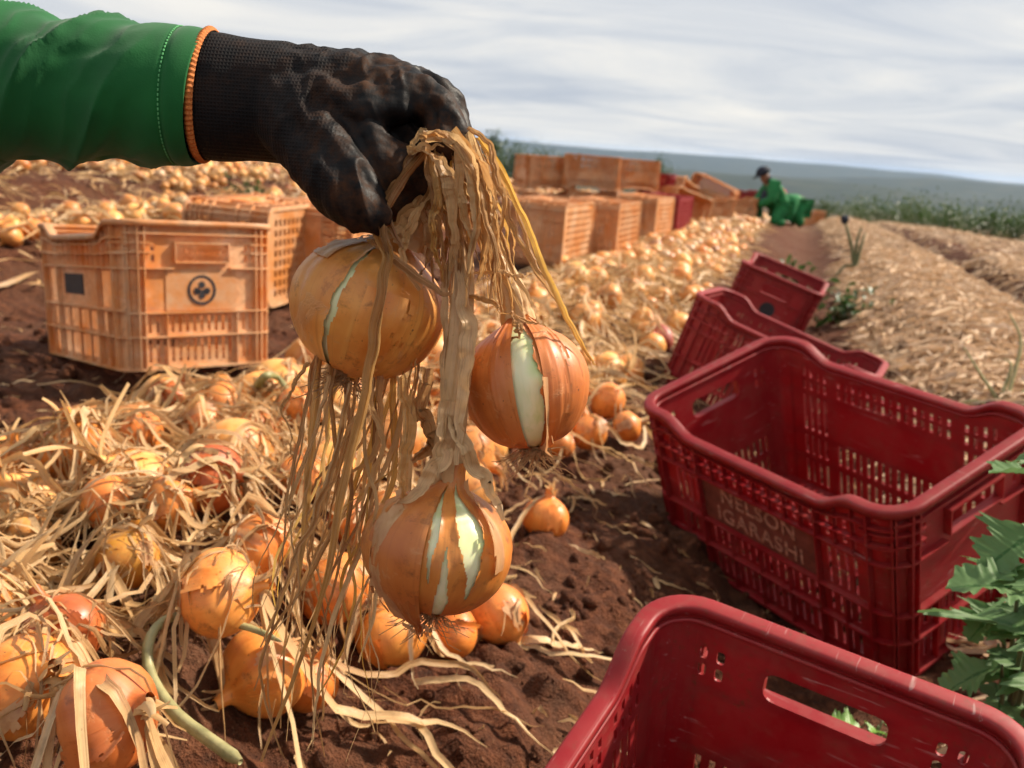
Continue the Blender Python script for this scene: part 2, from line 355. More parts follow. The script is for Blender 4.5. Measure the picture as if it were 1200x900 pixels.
# ------------------------------------------------------------------ ground
def gmacro(x, y):
    u, v = uv(x, y); r = np.hypot(x, y); vv = np.clip(v, 0, 45)
    z = -0.0011 * vv ** 2 + 0.032 * np.clip(-u - 2.2, 0, 9)
    near = 1 - sstep(16, 40, r)
    z = z + near * (-0.17 * np.exp(-((u - .13) / .28) ** 2) + .055 * sstep(.42, .62, u) * (1 - sstep(1.0, 1.15, u)) - .13 * np.exp(-((u - 1.27) / .12) ** 2)
                    + .05 * sstep(1.4, 1.55, u) * (1 - sstep(2.4, 2.6, u)) - .05 * np.exp(-((u + 2.35) / .2) ** 2) - .07 * np.exp(-((u + 4.3) / .3) ** 2))
    z = z - .13 * np.exp(-((x - .10) / .20) ** 2 - ((y - .45) / .22) ** 2)
    z = z - 0.045 * np.clip(r - 40, 0, 2600) * sstep(40, 200, r)
    az = np.arctan2(x, y)
    n1 = fbm(az * 11 + 5, r * 0 + 1.5, 11, 4); n2 = fbm(az * 16, r * 0 + 3.5, 17, 4)
    top = 10 + 70 * n1 - 26 * sstep(.25, .6, az)
    ridge1 = (top + 117) * np.exp(-((r - 11500) / 1900) ** 2)
    ridge2 = (92 + 50 * n2) * np.exp(-((r - 6500) / 800) ** 2) * sstep(.18, .42, az)
    ridge3 = (46 + 60 * fbm(az * 7 + 9, r * 0, 23, 4)) * np.exp(-((r - 4200) / 700) ** 2)
    return z + sstep(2500, 4000, r) * (ridge1 + ridge2 + ridge3)
def gmicro(x, y):
    r = np.hypot(x, y); f = 1 - sstep(8, 30, r)
    a = fbm(x * 3.1, y * 3.1, 31, 3) * .06 + np.abs(fbm(x * 11, y * 11, 37, 3)) * .085 + np.maximum(fbm(x * 30, y * 30, 41, 3), -.04) * .050
    return a * f - .006
def gz(x, y): return gmacro(np.asarray(x, float), np.asarray(y, float)) + gmicro(np.asarray(x, float), np.asarray(y, float))
# heaps: height of the loose layer over the soil
def pile(x, y):
    u, v = uv(x, y); wob = .10 * (vno(v * 1.3, v * 0 + .5, 51) - .5) * 2
    a = sstep(-1.24 + wob + .12 * sstep(2.6, 3.6, v), -1.0 + .1 * sstep(2.6, 3.6, v), u) * (1 - sstep(-.66 + .1 * (1 - sstep(1.2, 1.7, v)), -.40 + wob * .6, u))
    h = (.065 + .05 * vno(u * 3, v * 2.2, 53) + .03 * (1 - sstep(.9, 1.4, v))) * a * (1 - .45 * sstep(2.8, 4.0, v))
    b = sstep(-3.7 + wob, -3.4, u) * (1 - sstep(-2.85, -2.6 + wob, u)); h = h + .10 * b
    c_ = sstep(-6.6, -6.2, u) * (1 - sstep(-4.8, -4.5 + wob, u)); h = h + .11 * c_
    d_ = sstep(-10.5, -10, u) * (1 - sstep(-7.3, -7, u)); h = h + .11 * d_
    return h
rr = [0.25]
while rr[-1] < 22000:
    q = rr[-1]; rr.append(q * (1 + (.0085 if q < 14 else .0085 + .03 * min(1, (q - 14) / 60))))
rr = np.array(rr)
th = np.concatenate([np.linspace(-R(55), R(55), 250), np.linspace(R(55), 2 * math.pi - R(55), 40)[1:-1]])
rg, tg = np.meshgrid(rr, th, indexing='ij'); gx, gy = rg * np.sin(tg), rg * np.cos(tg)
Vg = np.stack([gx, gy, gz(gx, gy) + .72 * pile(gx, gy)], -1).reshape(-1, 3)
cen = len(Vg); Vg = np.vstack([Vg, [[0, 0, float(gz(0, 0))]]]); Fg = gridfaces(len(rr), len(th), wrap_m=True)
kk = np.arange(len(th)); cap = np.stack([np.full(len(th), cen), kk, (kk + 1) % len(th), (kk + 1) % len(th)], 1)
gme = npmesh('ground', Vg, np.vstack([Fg[:, ::-1], cap[:, [0, 2, 1, 1]]]), MAT['soil'])
tag(obj('ground', gme), kind='structure')

# ------------------------------------------------------------------ crates
CL, CS, CH = .556, .36, .31
A_, B_, RC = CL / 2 - .016, CS / 2 - .016, .042
def sideP(kind):
    hs, hn = (A_ - RC, B_) if kind == 'long' else (B_ - RC, A_)
    q = RC * math.pi / 4
    def dip(s): return .028 * (1 - sstep(.135, .20, np.abs(s))) if kind == 'long' else 0 * s
    def P(s, t, o, cliptop=True):
        s, t, o = np.broadcast_arrays(np.asarray(s, float), np.asarray(t, float), np.asarray(o, float))
        z = np.where(t > .235, .235 + (t - .235) * ((CH - dip(s) - .235) / (CH - .235)), t)
        o = o - .008 * (1 - z / CH); sg = np.sign(s); ab = np.abs(s); ph = np.clip((ab - hs) / RC, 0, None)
        e_ = np.where(ab <= hs, s, sg * hs + sg * np.sin(ph) * (RC + o)); n_ = np.where(ab <= hs, hn + o, hn - RC + np.cos(ph) * (RC + o))
        return np.stack([e_, -n_, z], -1)          # side seen along +y, outward = -y
    smp = np.concatenate([-(hs + np.linspace(q, 0, 5)), np.linspace(-hs, hs, 25 if kind == 'long' else 9)[1:-1], hs + np.linspace(0, q, 5)])
    return P, hs, q, smp
def cellslab(mb, P, sc, tc, holes, o0, o1):
    sc = np.unique(np.round(sc, 5)); tc = np.unique(np.round(tc, 5)); n, m = len(sc), len(tc)
    Sg, Tg = np.meshgrid(sc, tc, indexing='ij'); cs = (sc[:-1] + sc[1:]) / 2; ct = (tc[:-1] + tc[1:]) / 2
    C1, C2 = np.meshgrid(cs, ct, indexing='ij'); solid = np.ones((n - 1, m - 1), bool)
    for (a, b, c, d) in holes: solid &= ~((C1 > a) & (C1 < b) & (C2 > c) & (C2 < d))
    Vi = P(Sg, Tg, o0).reshape(-1, 3); Vo = P(Sg, Tg, o1).reshape(-1, 3); N = n * m
    ii, jj = np.nonzero(solid); q = np.stack([ii * m + jj, (ii + 1) * m + jj, (ii + 1) * m + jj + 1, ii * m + jj + 1], 1)
    F = [q[:, ::-1], q + N]
    pad = np.zeros((n + 1, m + 1), bool); pad[1:-1, 1:-1] = solid
    a, b = pad[:-1, 1:-1], pad[1:, 1:-1]; i, j = np.nonzero(a != b); F.append(np.stack([i * m + j, i * m + j + 1, i * m + j + 1 + N, i * m + j + N], 1))
    a, b = pad[1:-1, :-1], pad[1:-1, 1:]; i, j = np.nonzero(a != b); F.append(np.stack([i * m + j, (i + 1) * m + j, (i + 1) * m + j + N, i * m + j + N], 1))
    mb.add(np.vstack([Vi, Vo]), np.vstack(F))
def slab(mb, P, s0, s1, t0, t1, o0, o1, smp):
    ss = np.concatenate([[s0], smp[(smp > s0 + 1e-4) & (smp < s1 - 1e-4)], [s1]]); k = len(ss)
    ring = [(t0, o0), (t0, o1), (t1, o1), (t1, o0)]
    V = np.stack([P(ss, t, o) for t, o in ring], 1)       # k,4,3
    mb.add(V.reshape(-1, 3), np.vstack([gridfaces(k, 4, wrap_m=True), [[0, 1, 2, 3]], [[4 * k - 4, 4 * k - 1, 4 * k - 2, 4 * k - 3]]]))
def fillets(mb, P, hole, r, o0, o1):
    a, b, c, d = hole
    for (sx, sy, cx_, cy_) in ((1, 1, a, c), (-1, 1, b, c), (-1, -1, b, d), (1, -1, a, d)):
        an = np.linspace(0, math.pi / 2, 6); s = cx_ + sx * r * (1 - np.cos(an)); t = cy_ + sy * r * (1 - np.sin(an))
        s = np.concatenate([[cx_ - sx * .0004], s]); t = np.concatenate([[cy_ - sy * .0004], t])
        V = np.vstack([P(s, t, o0), P(s, t, o1)]); n = 7
        F = [[0, i, i + 1, i + 1] for i in range(1, n - 1)] + [[n, n + i + 1, n + i, n + i] for i in range(1, n - 1)] + [[i, i + 1, i + 1 + n, i + n] for i in range(1, n - 1)]
        mb.add(V, F)
def make_side(kind, mat):
    P, hs, q, smp = sideP(kind); mb = MB(); holes = []; W = hs + q
    if kind == 'long':
        S0 = np.arange(-.208, .209, .016)
        for s in S0:
            if min(abs(abs(s) - .128), abs(abs(s) - .208)) < .004: continue
            for (a, b) in ((.016, .064), (.078, .119)): holes.append((s - .0034, s + .0034, a, b))
            if abs(s) > .128: holes.append((s - .0034, s + .0034, .131, .206))
            for (a, b) in ((.219, .236), (.246, .266)): holes.append((s - .0034, s + .0034, a, b))
        ribs_h = [(.0, .005), (.068, .0715), (.123, .1265), (.210, .2135), (.240, .243), (.272, .2755)]
        ribs_v = [-.222, -.128, .128, .222]; ribs_v2 = [-.176, -.064, 0, .064, .176]
    else:
        for s in np.arange(-.112, .113, .016):
            for (a, b) in ((.016, .064), (.078, .112)): holes.append((s - .0034, s + .0034, a, b))
        holes.append((-.058, .058, .226, .262))
        for s in (-.121, -.103, .103, .121):
            for (a, b) in ((.224, .240), (.247, .263)): holes.append((s - .0042, s + .0042, a, b))
        ribs_h = [(.0, .005), (.068, .0715), (.118, .1215), (.210, .2135), (.281, .2845)]
        ribs_v = [-.134, .134]; ribs_v2 = [-.078, .078]
    hh = np.array(holes)
    cellslab(mb, P, np.concatenate([smp, hh[:, 0], hh[:, 1]]), np.concatenate([[0, .3095, .27, .29], hh[:, 2], hh[:, 3]]), holes, -.0014, .0014)
    if kind == 'short':
        h = (-.058, .058, .226, .262); fillets(mb, P, h, .012, -.0013, .0013)
        for x in holes:
            if x[2] > .2 and x != h: fillets(mb, P, x, .0038, -.0013, .0013)
        for (a, b, c, d) in ((-.0605, .0605, .2225, .2255), (-.0605, .0605, .2625, .2655), (-.0605, -.0585, .2255, .2625), (.0585, .0605, .2255, .2625)): slab(mb, P, a, b, c, d, .0012, .0135, smp)
    for a, b in ribs_h:
        if kind == 'short' and .20 < a < .28:
            slab(mb, P, -W, -.0615, a, b, .0012, .0118, smp); slab(mb, P, .0615, W, a, b, .0012, .0118, smp)
        else: slab(mb, P, -W, W, a, b, .0012, .0122, smp)
    for a in (.243, .262): 
        for sg in (-1, 1): slab(mb, P, min(sg * (hs - .012), sg * W), max(sg * (hs - .012), sg * W), a, a + .003, .0012, .0112, smp)
    for s in ribs_v: slab(mb, P, s - .0014, s + .0014, .004, .300, .0012, .0128, smp)
    for s in ribs_v2: slab(mb, P, s - .0012, s + .0012, .004, .118, .0012, .0105, smp)
    if kind == 'long':
        for s in np.arange(-.19, .2, .032):
            slab(mb, P, s - .0009, s + .0009, .212, .300, .0012, .0095, smp)
    for sg in (-1, 1):
        s = sg * (hs + q * .93); slab(mb, P, s - .0012, s + .0012, .004, .300, .0012, .0115, smp)
        s = sg * (hs + .001); slab(mb, P, s - .0012, s + .0012, .004, .300, .0012, .0115, smp)
    return mb.mesh(kind + '_side', mat)
def make_rim(mat):
    pts = []
    for kind, rot in (('long', 0), ('short', 90), ('long', 180), ('short', 270)):
        P, hs, q, smp = sideP(kind); rm = np.array(Matrix.Rotation(R(rot), 3, 'Z'))
        prof = [(-.0035, -.011), (-.0035, -.0025), (-.002, -.0006), (.001, 0), (.0125, 0), (.0150, -.001), (.0162, -.0035), (.0162, -.0125), (.0140, -.0128), (.0138, -.0045), (.0016, -.0045), (.0016, -.011)]
        s2 = np.concatenate([smp[:4], np.linspace(-hs, hs, 60 if kind == 'long' else 12), smp[-4:-1]])
        top = P(s2, CH, 0.0)
        ring = []
        for o, dz in prof:
            p = P(s2, CH, o); p[:, 2] = top[:, 2] + dz; ring.append(p)
        pts.append((np.stack(ring, 1)) @ rm.T)
    V = np.vstack(pts); mb = MB(); mb.add(V.reshape(-1, 3), gridfaces(len(V), V.shape[1], True, True)[:, ::-1])
    # inner step just below the rim
    pts = []
    for kind, rot in (('long', 0), ('short', 90), ('long', 180), ('short', 270)):
        P, hs, q, smp = sideP(kind); rm = np.array(Matrix.Rotation(R(rot), 3, 'Z')); s2 = np.concatenate([smp[:4], np.linspace(-hs, hs, 60 if kind == 'long' else 12), smp[-4:-1]])
        ring = [P(s2, CH - dz, o) for o, dz in ((-.0012, .014), (-.0045, .0155), (-.0048, .0185), (-.0012, .0215))]
        pts.append(np.stack(ring, 1) @ rm.T)
    V = np.vstack(pts); mb.add(V.reshape(-1, 3), gridfaces(len(V), 4, True, True)[:, ::-1])
    return mb.mesh('rim', mat, True)
def make_floor(mat):
    mb = MB(); a, b = A_ - .010, B_ - .010; holes = []
    for x in np.arange(-a + .035, a - .03, .032):
        for y in np.arange(-b + .03, b - .02, .034): holes.append((x - .009, x + .009, y - .011, y + .011))
    hh = np.array(holes)
    cellslab(mb, lambda s, t, o: np.stack([s, t, 0 * s + o], -1), np.concatenate([[-a, a], hh[:, 0], hh[:, 1]]), np.concatenate([[-b, b], hh[:, 2], hh[:, 3]]), holes, .0055, .0095)
    return mb.mesh('floor_grid', mat)
CM = {}
for colr in ('red', 'orange'):
    m_ = MAT[colr]; CM[colr] = dict(long_side=make_side('long', m_), short_side=make_side('short', m_), rim=make_rim(m_), floor_grid=make_floor(m_))
LONGROT = [Matrix.Rotation(R(0), 4, 'Z'), Matrix.Rotation(R(180), 4, 'Z')]; SHORTROT = [Matrix.Rotation(R(90), 4, 'Z'), Matrix.Rotation(R(270), 4, 'Z')]
def crate(colr, loc, rot, label, group=None):
    t = empty('plastic_crate', loc, rot); tag(t, label, 'crate', group); ch = CM[colr]; parts = {}
    for i in range(2):
        o = obj('long_side', ch['long_side'], t); o.matrix_local = LONGROT[i]; parts['long%d' % i] = o
        o = obj('short_side', ch['short_side'], t); o.matrix_local = SHORTROT[i]; parts['short%d' % i] = o
    parts['rim'] = obj('rim', ch['rim'], t); obj('floor_grid', ch['floor_grid'], t)
    return t, parts
def disc_mesh(name, mat, polys, thick=.0009):
    mb = MB()
    for p in polys:
        p = np.asarray(p); n = len(p); V = np.vstack([np.c_[p[:, 0], np.full(n, -thick), p[:, 1]], np.c_[p[:, 0], np.zeros(n), p[:, 1]]])
        c0 = len(V); V = np.vstack([V, [[p[:, 0].mean(), -thick, p[:, 1].mean()]]])
        F = [[c0, i, (i + 1) % n, (i + 1) % n] for i in range(n)] + [[i, i + n, (i + 1) % n + n, (i + 1) % n] for i in range(n)]
        mb.add(V, F)
    return mb.mesh(name, mat)
def circ(x, y, r, n=20): a = np.linspace(0, 2 * np.pi, n, endpoint=False); return np.c_[x + r * np.cos(a), y + r * np.sin(a)]
def ring_polys(r0, r1, n=28):
    a = np.linspace(0, 2 * np.pi, n + 1)
    return [np.array([[r0 * np.cos(a[i]), r0 * np.sin(a[i])], [r1 * np.cos(a[i]), r1 * np.sin(a[i])], [r1 * np.cos(a[i + 1]), r1 * np.sin(a[i + 1])], [r0 * np.cos(a[i + 1]), r0 * np.sin(a[i + 1])]]) for i in range(n)]
def on_side(o, side, s, t, off=.003):
    o.parent = side; zt = t / CH
    kind = 'long' if side.name.startswith('long') else 'short'; P, hs, q, smp = sideP(kind); p = P(s, t, off); o.location = Vector(p)
# --- the red crates
c, pt = crate('red', (.208, .639, -.181), rotv((.246, .237, -2.083)), 'red plastic crate at the very front, cut off by the bottom of the picture', 'red harvest crates in the furrow')
c, pt = crate('red', (.615, 1.606, -.084), rotv((.311, -.145, -.991)) * 1.045, 'large open red crate with NELSON IGARASHI lettering on its long side', 'red harvest crates in the furrow')
side = pt['long0']
mb = MB(); P_, _, _, smp_ = sideP('long'); slab(mb, P_, -.1255, .1255, .1285, .2085, .0016, .0040, smp_); o = mb.build('name_panel', MAT['plate'], side); o['label'] = 'brownish panel carrying the worn lettering'
for txt, tz, sz in (('NELSON', .176, .040), ('IGARASHI', .136, .040)):
    cu = bpy.data.curves.new('lettering', 'FONT'); cu.body = txt; cu.size = sz; cu.align_x = 'CENTER'; cu.extrude = .0006; cu.space_character = 1.12; cu.offset = .0004
    tmp = bpy.data.objects.new('lettering_curve', cu); link(tmp)
    me = bpy.data.meshes.new_from_object(tmp.evaluated_get(bpy.context.evaluated_depsgraph_get())); bpy.data.objects.remove(tmp); me.materials.clear(); me.materials.append(MAT['letter'])
    o = obj('lettering', me); on_side(o, side, .0, tz, .0046); o.rotation_euler = (R(90), 0, 0); o['label'] = 'worn pale letters reading ' + txt
c, pt = crate('red', (.719, 2.723, -.139), rotv((.014, .297, -.437)), 'red crate tilted into the furrow directly behind the lettered red crate', 'red harvest crates in the furrow')
c, pt = crate('red', (1.065, 4.099, -.133), rotv((-.21, .269, -1.9)), 'red crate with a dark round emblem, farthest of the four in the furrow', 'red harvest crates in the furrow')
side = pt['short0']
mb = MB(); P_, _, _, smp_ = sideP('short'); slab(mb, P_, -.070, .070, .124, .208, .0016, .0034, smp_); mb.build('emblem_panel', MAT['red'], side)
o = obj('emblem', disc_mesh('emblem', MAT['ink'], [circ(0, 0, .031, 28)])); on_side(o, side, 0, .166, .0038)
# --- the orange crate with the emblem
c, pt = crate('orange', (-.912, 2.32, .022), np.array(Matrix.Rotation(R(-3), 3, 'Z')) @ rotv((.225, -.172, -3.891)) * 1.08, 'weathered orange crate with black ring emblem, standing alone on bare soil', 'orange harvest crates')
side = pt['short1']
mb = MB(); slab(mb, P_, -.078, .078, .1235, .2085, .0016, .0036, smp_); mb.build('emblem_panel', MAT['orange'], side)
pol = ring_polys(.026, .0315) + [circ(0, .011, .0075), circ(-.011, -.002, .0075), circ(.011, -.002, .0075), circ(0, -.012, .0065), np.array([[-.015, -.006], [.015, -.006], [.015, .0], [-.015, .0]])]
o = obj('emblem', disc_mesh('emblem', MAT['ink'], pol)); on_side(o, side, 0, .166, .0040)
for k in ('long0', 'long1'):
    mb = MB(); P2, _, _, s2_ = sideP('long'); slab(mb, P2, -.10, .02, .150, .195, .0016, .0036, s2_); o = mb.build('dark_label', MAT['ink'], pt[k])
def yaw(a): return np.array(Matrix.Rotation(R(a), 3, 'Z'))
def rx(a): return np.array(Matrix.Rotation(R(a), 3, 'X'))
def ry(a): return np.array(Matrix.Rotation(R(a), 3, 'Y'))
def put_crate(colr, pxx, pyy, ya, mode, label, group, lift=0.0, tilt=0, dist=None):
    """base of the crate near photo pixel; mode: up, down (upside down), side (lying on a long side, open end one way), end"""
    P = np.array([0, 0, 0.0])
    z = 0.0
    for _ in range(8):
        P = atz(pxx, pyy, z) if dist is None else px(pxx, pyy, dist); z = float(gmacro(P[0], P[1]))
    P = np.array([P[0], P[1], z + lift])
    Rm = yaw(ya); off = np.zeros(3)
    if mode == 'up': L = np.eye(3)
    elif mode == 'down': L = rx(180); off = np.array([0, 0, CH])
    elif mode == 'side': L = rx(90); off = np.array([0, CH / 2, CS / 2])      # opening faces -y before yaw
    elif mode == 'end': L = ry(90); off = np.array([-CH / 2, 0, CL / 2])
    return crate(colr, P + Rm @ off + np.array([0, 0, .012]), Rm @ ry(tilt) @ L, label, group)
GO = 'orange harvest crates'
put_crate('orange', 308, 352, -102, 'side', 'orange crate lying on its side behind the crate with the ring emblem', GO)
put_crate('orange', 395, 346, -100, 'side', 'orange crate half hidden by the raised hand and left held onion', GO)
put_crate('orange', 643, 312, -110, 'side', 'pale orange crate lying nearest behind the onions in the hand', GO)
put_crate('orange', 704, 305, -110, 'side', 'pale orange crate lying close against the right of its twin', GO)
put_crate('orange', 752, 286, -112, 'side', 'orange crate lying next to the dark red one in the crate line', GO)
put_crate('red', 778, 280, -112, 'side', 'dark red crate lying at the near end of the orange crate line', 'red crates among the orange ones')
put_crate('red', 764, 262, -105, 'up', 'red crate topping the crates behind, nearest the thin shrubs', 'red crates among the orange ones', .20)
put_crate('orange', 640, 264, 20, 'up', 'orange crate at the bottom of the back stack, nearest the held onions', GO)
put_crate('orange', 634, 262, 28, 'down', 'upturned orange crate on top of the back stack beside the shrubs', GO, .318)
put_crate('orange', 692, 262, 8, 'up', 'orange crate in the middle of the back stack, lower layer', GO)
put_crate('orange', 688, 262, -6, 'down', 'orange crate turned over on the middle of the back stack', GO, .318)
put_crate('orange', 735, 264, 30, 'up', 'orange crate at the end of the back stack, lower layer', GO)
put_crate('orange', 732, 262, 25, 'down', 'orange crate upside down across the end of the back stack', GO, .318)
put_crate('orange', 796, 266, 35, 'side', 'orange crate tilted towards the onion heap beyond the red ones', GO, 0, 14)
put_crate('orange', 790, 260, 60, 'side', 'orange crate sloping over the heads of the lower ones', GO, .10, 16)
put_crate('orange', 830, 262, -25, 'side', 'orange crate balanced at an angle on top of its neighbours', GO, .14, 20)
put_crate('orange', 826, 264, 10, 'up', 'orange crate in the low row before the crouching worker', GO)
put_crate('orange', 858, 260, 5, 'up', 'orange crate beside the crouching worker, nearest to his knee', GO)
put_crate('red', 870, 248, 20, 'up', 'small dark red crate just beyond the crouching worker', 'red crates among the orange ones', .16)
put_crate('orange', 925, 262, -10, 'up', 'faded orange crate right behind the crouching worker', GO)
put_crate('orange', 948, 264, 15, 'up', 'faded orange crate at the far end of the furrow', GO)
put_crate('orange', 958, 252, -20, 'side', 'orange crate beside the stooping person in a red cap', GO)

# ------------------------------------------------------------------ onions
s_ = NT('papery_skin'); c_ = s_.coord(); n_ = s_.noise(c_, 60, 4); f_ = s_.noise(s_.scale(c_, (300, 300, 40)), 1.0, 3)
MAT['paper'] = s_.finish(s_.mix(s_.fr(f_, .4, .7), s_.ramp(n_, [(.3, (.50, .22, .09)), (.7, (.70, .44, .22))]), (.62, .34, .15)), .4, s_.bump(f_, .3, .001), trans=.35)
PROF = catmull([(.02, -.88), (.2, -.92), (.58, -.79), (.88, -.44), (1, -.02), (.95, .33), (.76, .62), (.48, .82), (.25, .96), (.165, 1.14), (.13, 1.36)], 200)
def bulb_grid(nu, nv, Rr, flat=.92, seed=0, lump=.05, h0=0., h1=1., a0=0., a1=2 * np.pi, wrap=True, off=0.):
    h = np.linspace(h0, h1, nv); i = h * 199; r = np.interp(i, np.arange(200), PROF[:, 0]); z = np.interp(i, np.arange(200), PROF[:, 1]) * flat
    a = np.linspace(a0, a1, nu, endpoint=not wrap); A, H = np.meshgrid(a, h); rg = np.random.default_rng(seed); k = rg.uniform(0, 6.28, 8)
    w_ = np.clip(1.2 - np.abs(H - .45) * 1.6, .2, 1)
    f = 1 + lump * w_ * (.55 * np.sin(2 * A + k[0] + H) + .35 * np.sin(3 * A + k[1]) + .18 * np.sin(7 * A + k[2] + 2 * H) + .10 * np.sin(13 * A + k[3]) + .06 * np.sin(23 * A + k[4]))
    rr_ = r[:, None] * f + off / Rr
    z2 = z[:, None] * (1 + .02 * np.sin(A + k[5])) + off / Rr * np.sin((H - .4) * 2.4)
    sway = .10 * np.clip(H - .75, 0, 1) * 4
    return np.stack([rr_ * np.cos(A) + sway * math.cos(k[6]), rr_ * np.sin(A) + sway * math.sin(k[6]), z2], -1) * Rr, A, H
def bulb_mesh(name, nu, nv, Rr, flat, seed, mat, lump=.05):
    V, A, H = bulb_grid(nu, nv, Rr, flat, seed, lump); return npmesh(name, V.reshape(-1, 3), gridfaces(nv, nu, wrap_m=True), mat)
def neck_strips(mb, Rr, flat, n, rng, ln=(.03, .09), spread=.9):
    P = []; W = []
    for i in range(n):
        a = rng.uniform(0, 6.28); L_ = rng.uniform(*ln); b = rng.uniform(-spread, spread, 2); k = 7; t = np.linspace(0, 1, k)
        x = Rr * .16 * math.cos(a) * (1 - .3 * t) + b[0] * L_ * t ** 2; y = Rr * .16 * math.sin(a) * (1 - .3 * t) + b[1] * L_ * t ** 2
        P.append(np.stack([x, y, Rr * flat * 1.02 + L_ * t * rng.uniform(.4, 1)], -1)); W.append(rng.uniform(.007, .015) * (1 - .6 * t))
    V, F = ribbons(np.array(P), np.array(W), face=(1, .3, .2), crease=.35); mb.add(V, F)
def root_tuft(mb, Rr, flat, n, rng, ln=.03, dirn=(0, 0, -1)):
    P = []; W = []; t = np.linspace(0, 1, 6)
    for i in range(n):
        a = rng.uniform(0, 6.28); q = Rr * .14 * rng.random() ** .5; l_ = ln * rng.uniform(.4, 1.2); b = rng.uniform(-1, 1, 3)
        p = np.stack([q * math.cos(a) + b[0] * l_ * t ** 1.5, q * math.sin(a) + b[1] * l_ * t ** 1.5, -Rr * flat * .89 - l_ * t * rng.uniform(.3, 1)], -1) + np.sin(t * 9 + a)[:, None] * .0015
        P.append(p); W.append(np.full(6, .0011) * (1 - .6 * t))
    V, F = ribbons(np.array(P), np.array(W), face=(.3, 1, .2), across=2); mb.add(V, F)
def frame_from(axis):
    """columns x,y,z with z = axis and -y turned to the camera"""
    z = unit(np.asarray(axis, float)); y = FW - z * (FW @ z); y = unit(y); x = np.cross(y, z); return np.stack([x, y, z], 1)
def cam_axis(ang, out=0.0): return RT * math.cos(R(ang)) * math.cos(R(out)) + UP * math.sin(R(ang)) * math.cos(R(out)) - FW * math.sin(R(out))

ONI = []      # (x, y, z, r) of every placed bulb, for draping leaves
VAR = []
for i in range(8):
    rg_ = np.random.default_rng(100 + i); mb = MB(); V, A, H = bulb_grid(22, 16, .045, [.86, .92, .98, .8, 1.02, .9, .95, .84][i], i, .07); mb.add(V.reshape(-1, 3), gridfaces(16, 22, wrap_m=True)); neck_strips(mb, .045, .92, 4, rg_, (.02, .10))
    me = mb.mesh('loose_onion', MAT['onion'], True); me.materials.append(MAT['straw']); mi = np.zeros(len(me.polygons), np.int32); mi[15 * 22:] = 1; me.polygons.foreach_set('material_index', mi); VAR.append(me)
TINT = [(1, 1, 1), (1.05, .95, .85), (.9, .75, .65), (1.15, 1.1, 1.05), (.8, .62, .5), (1.1, .9, .75), (1.25, 1.25, 1.3), (1, .82, .72)]
def rand_rot(rng):
    q = rng.normal(size=4); q /= np.linalg.norm(q)
    from mathutils import Quaternion
    return Quaternion(q)
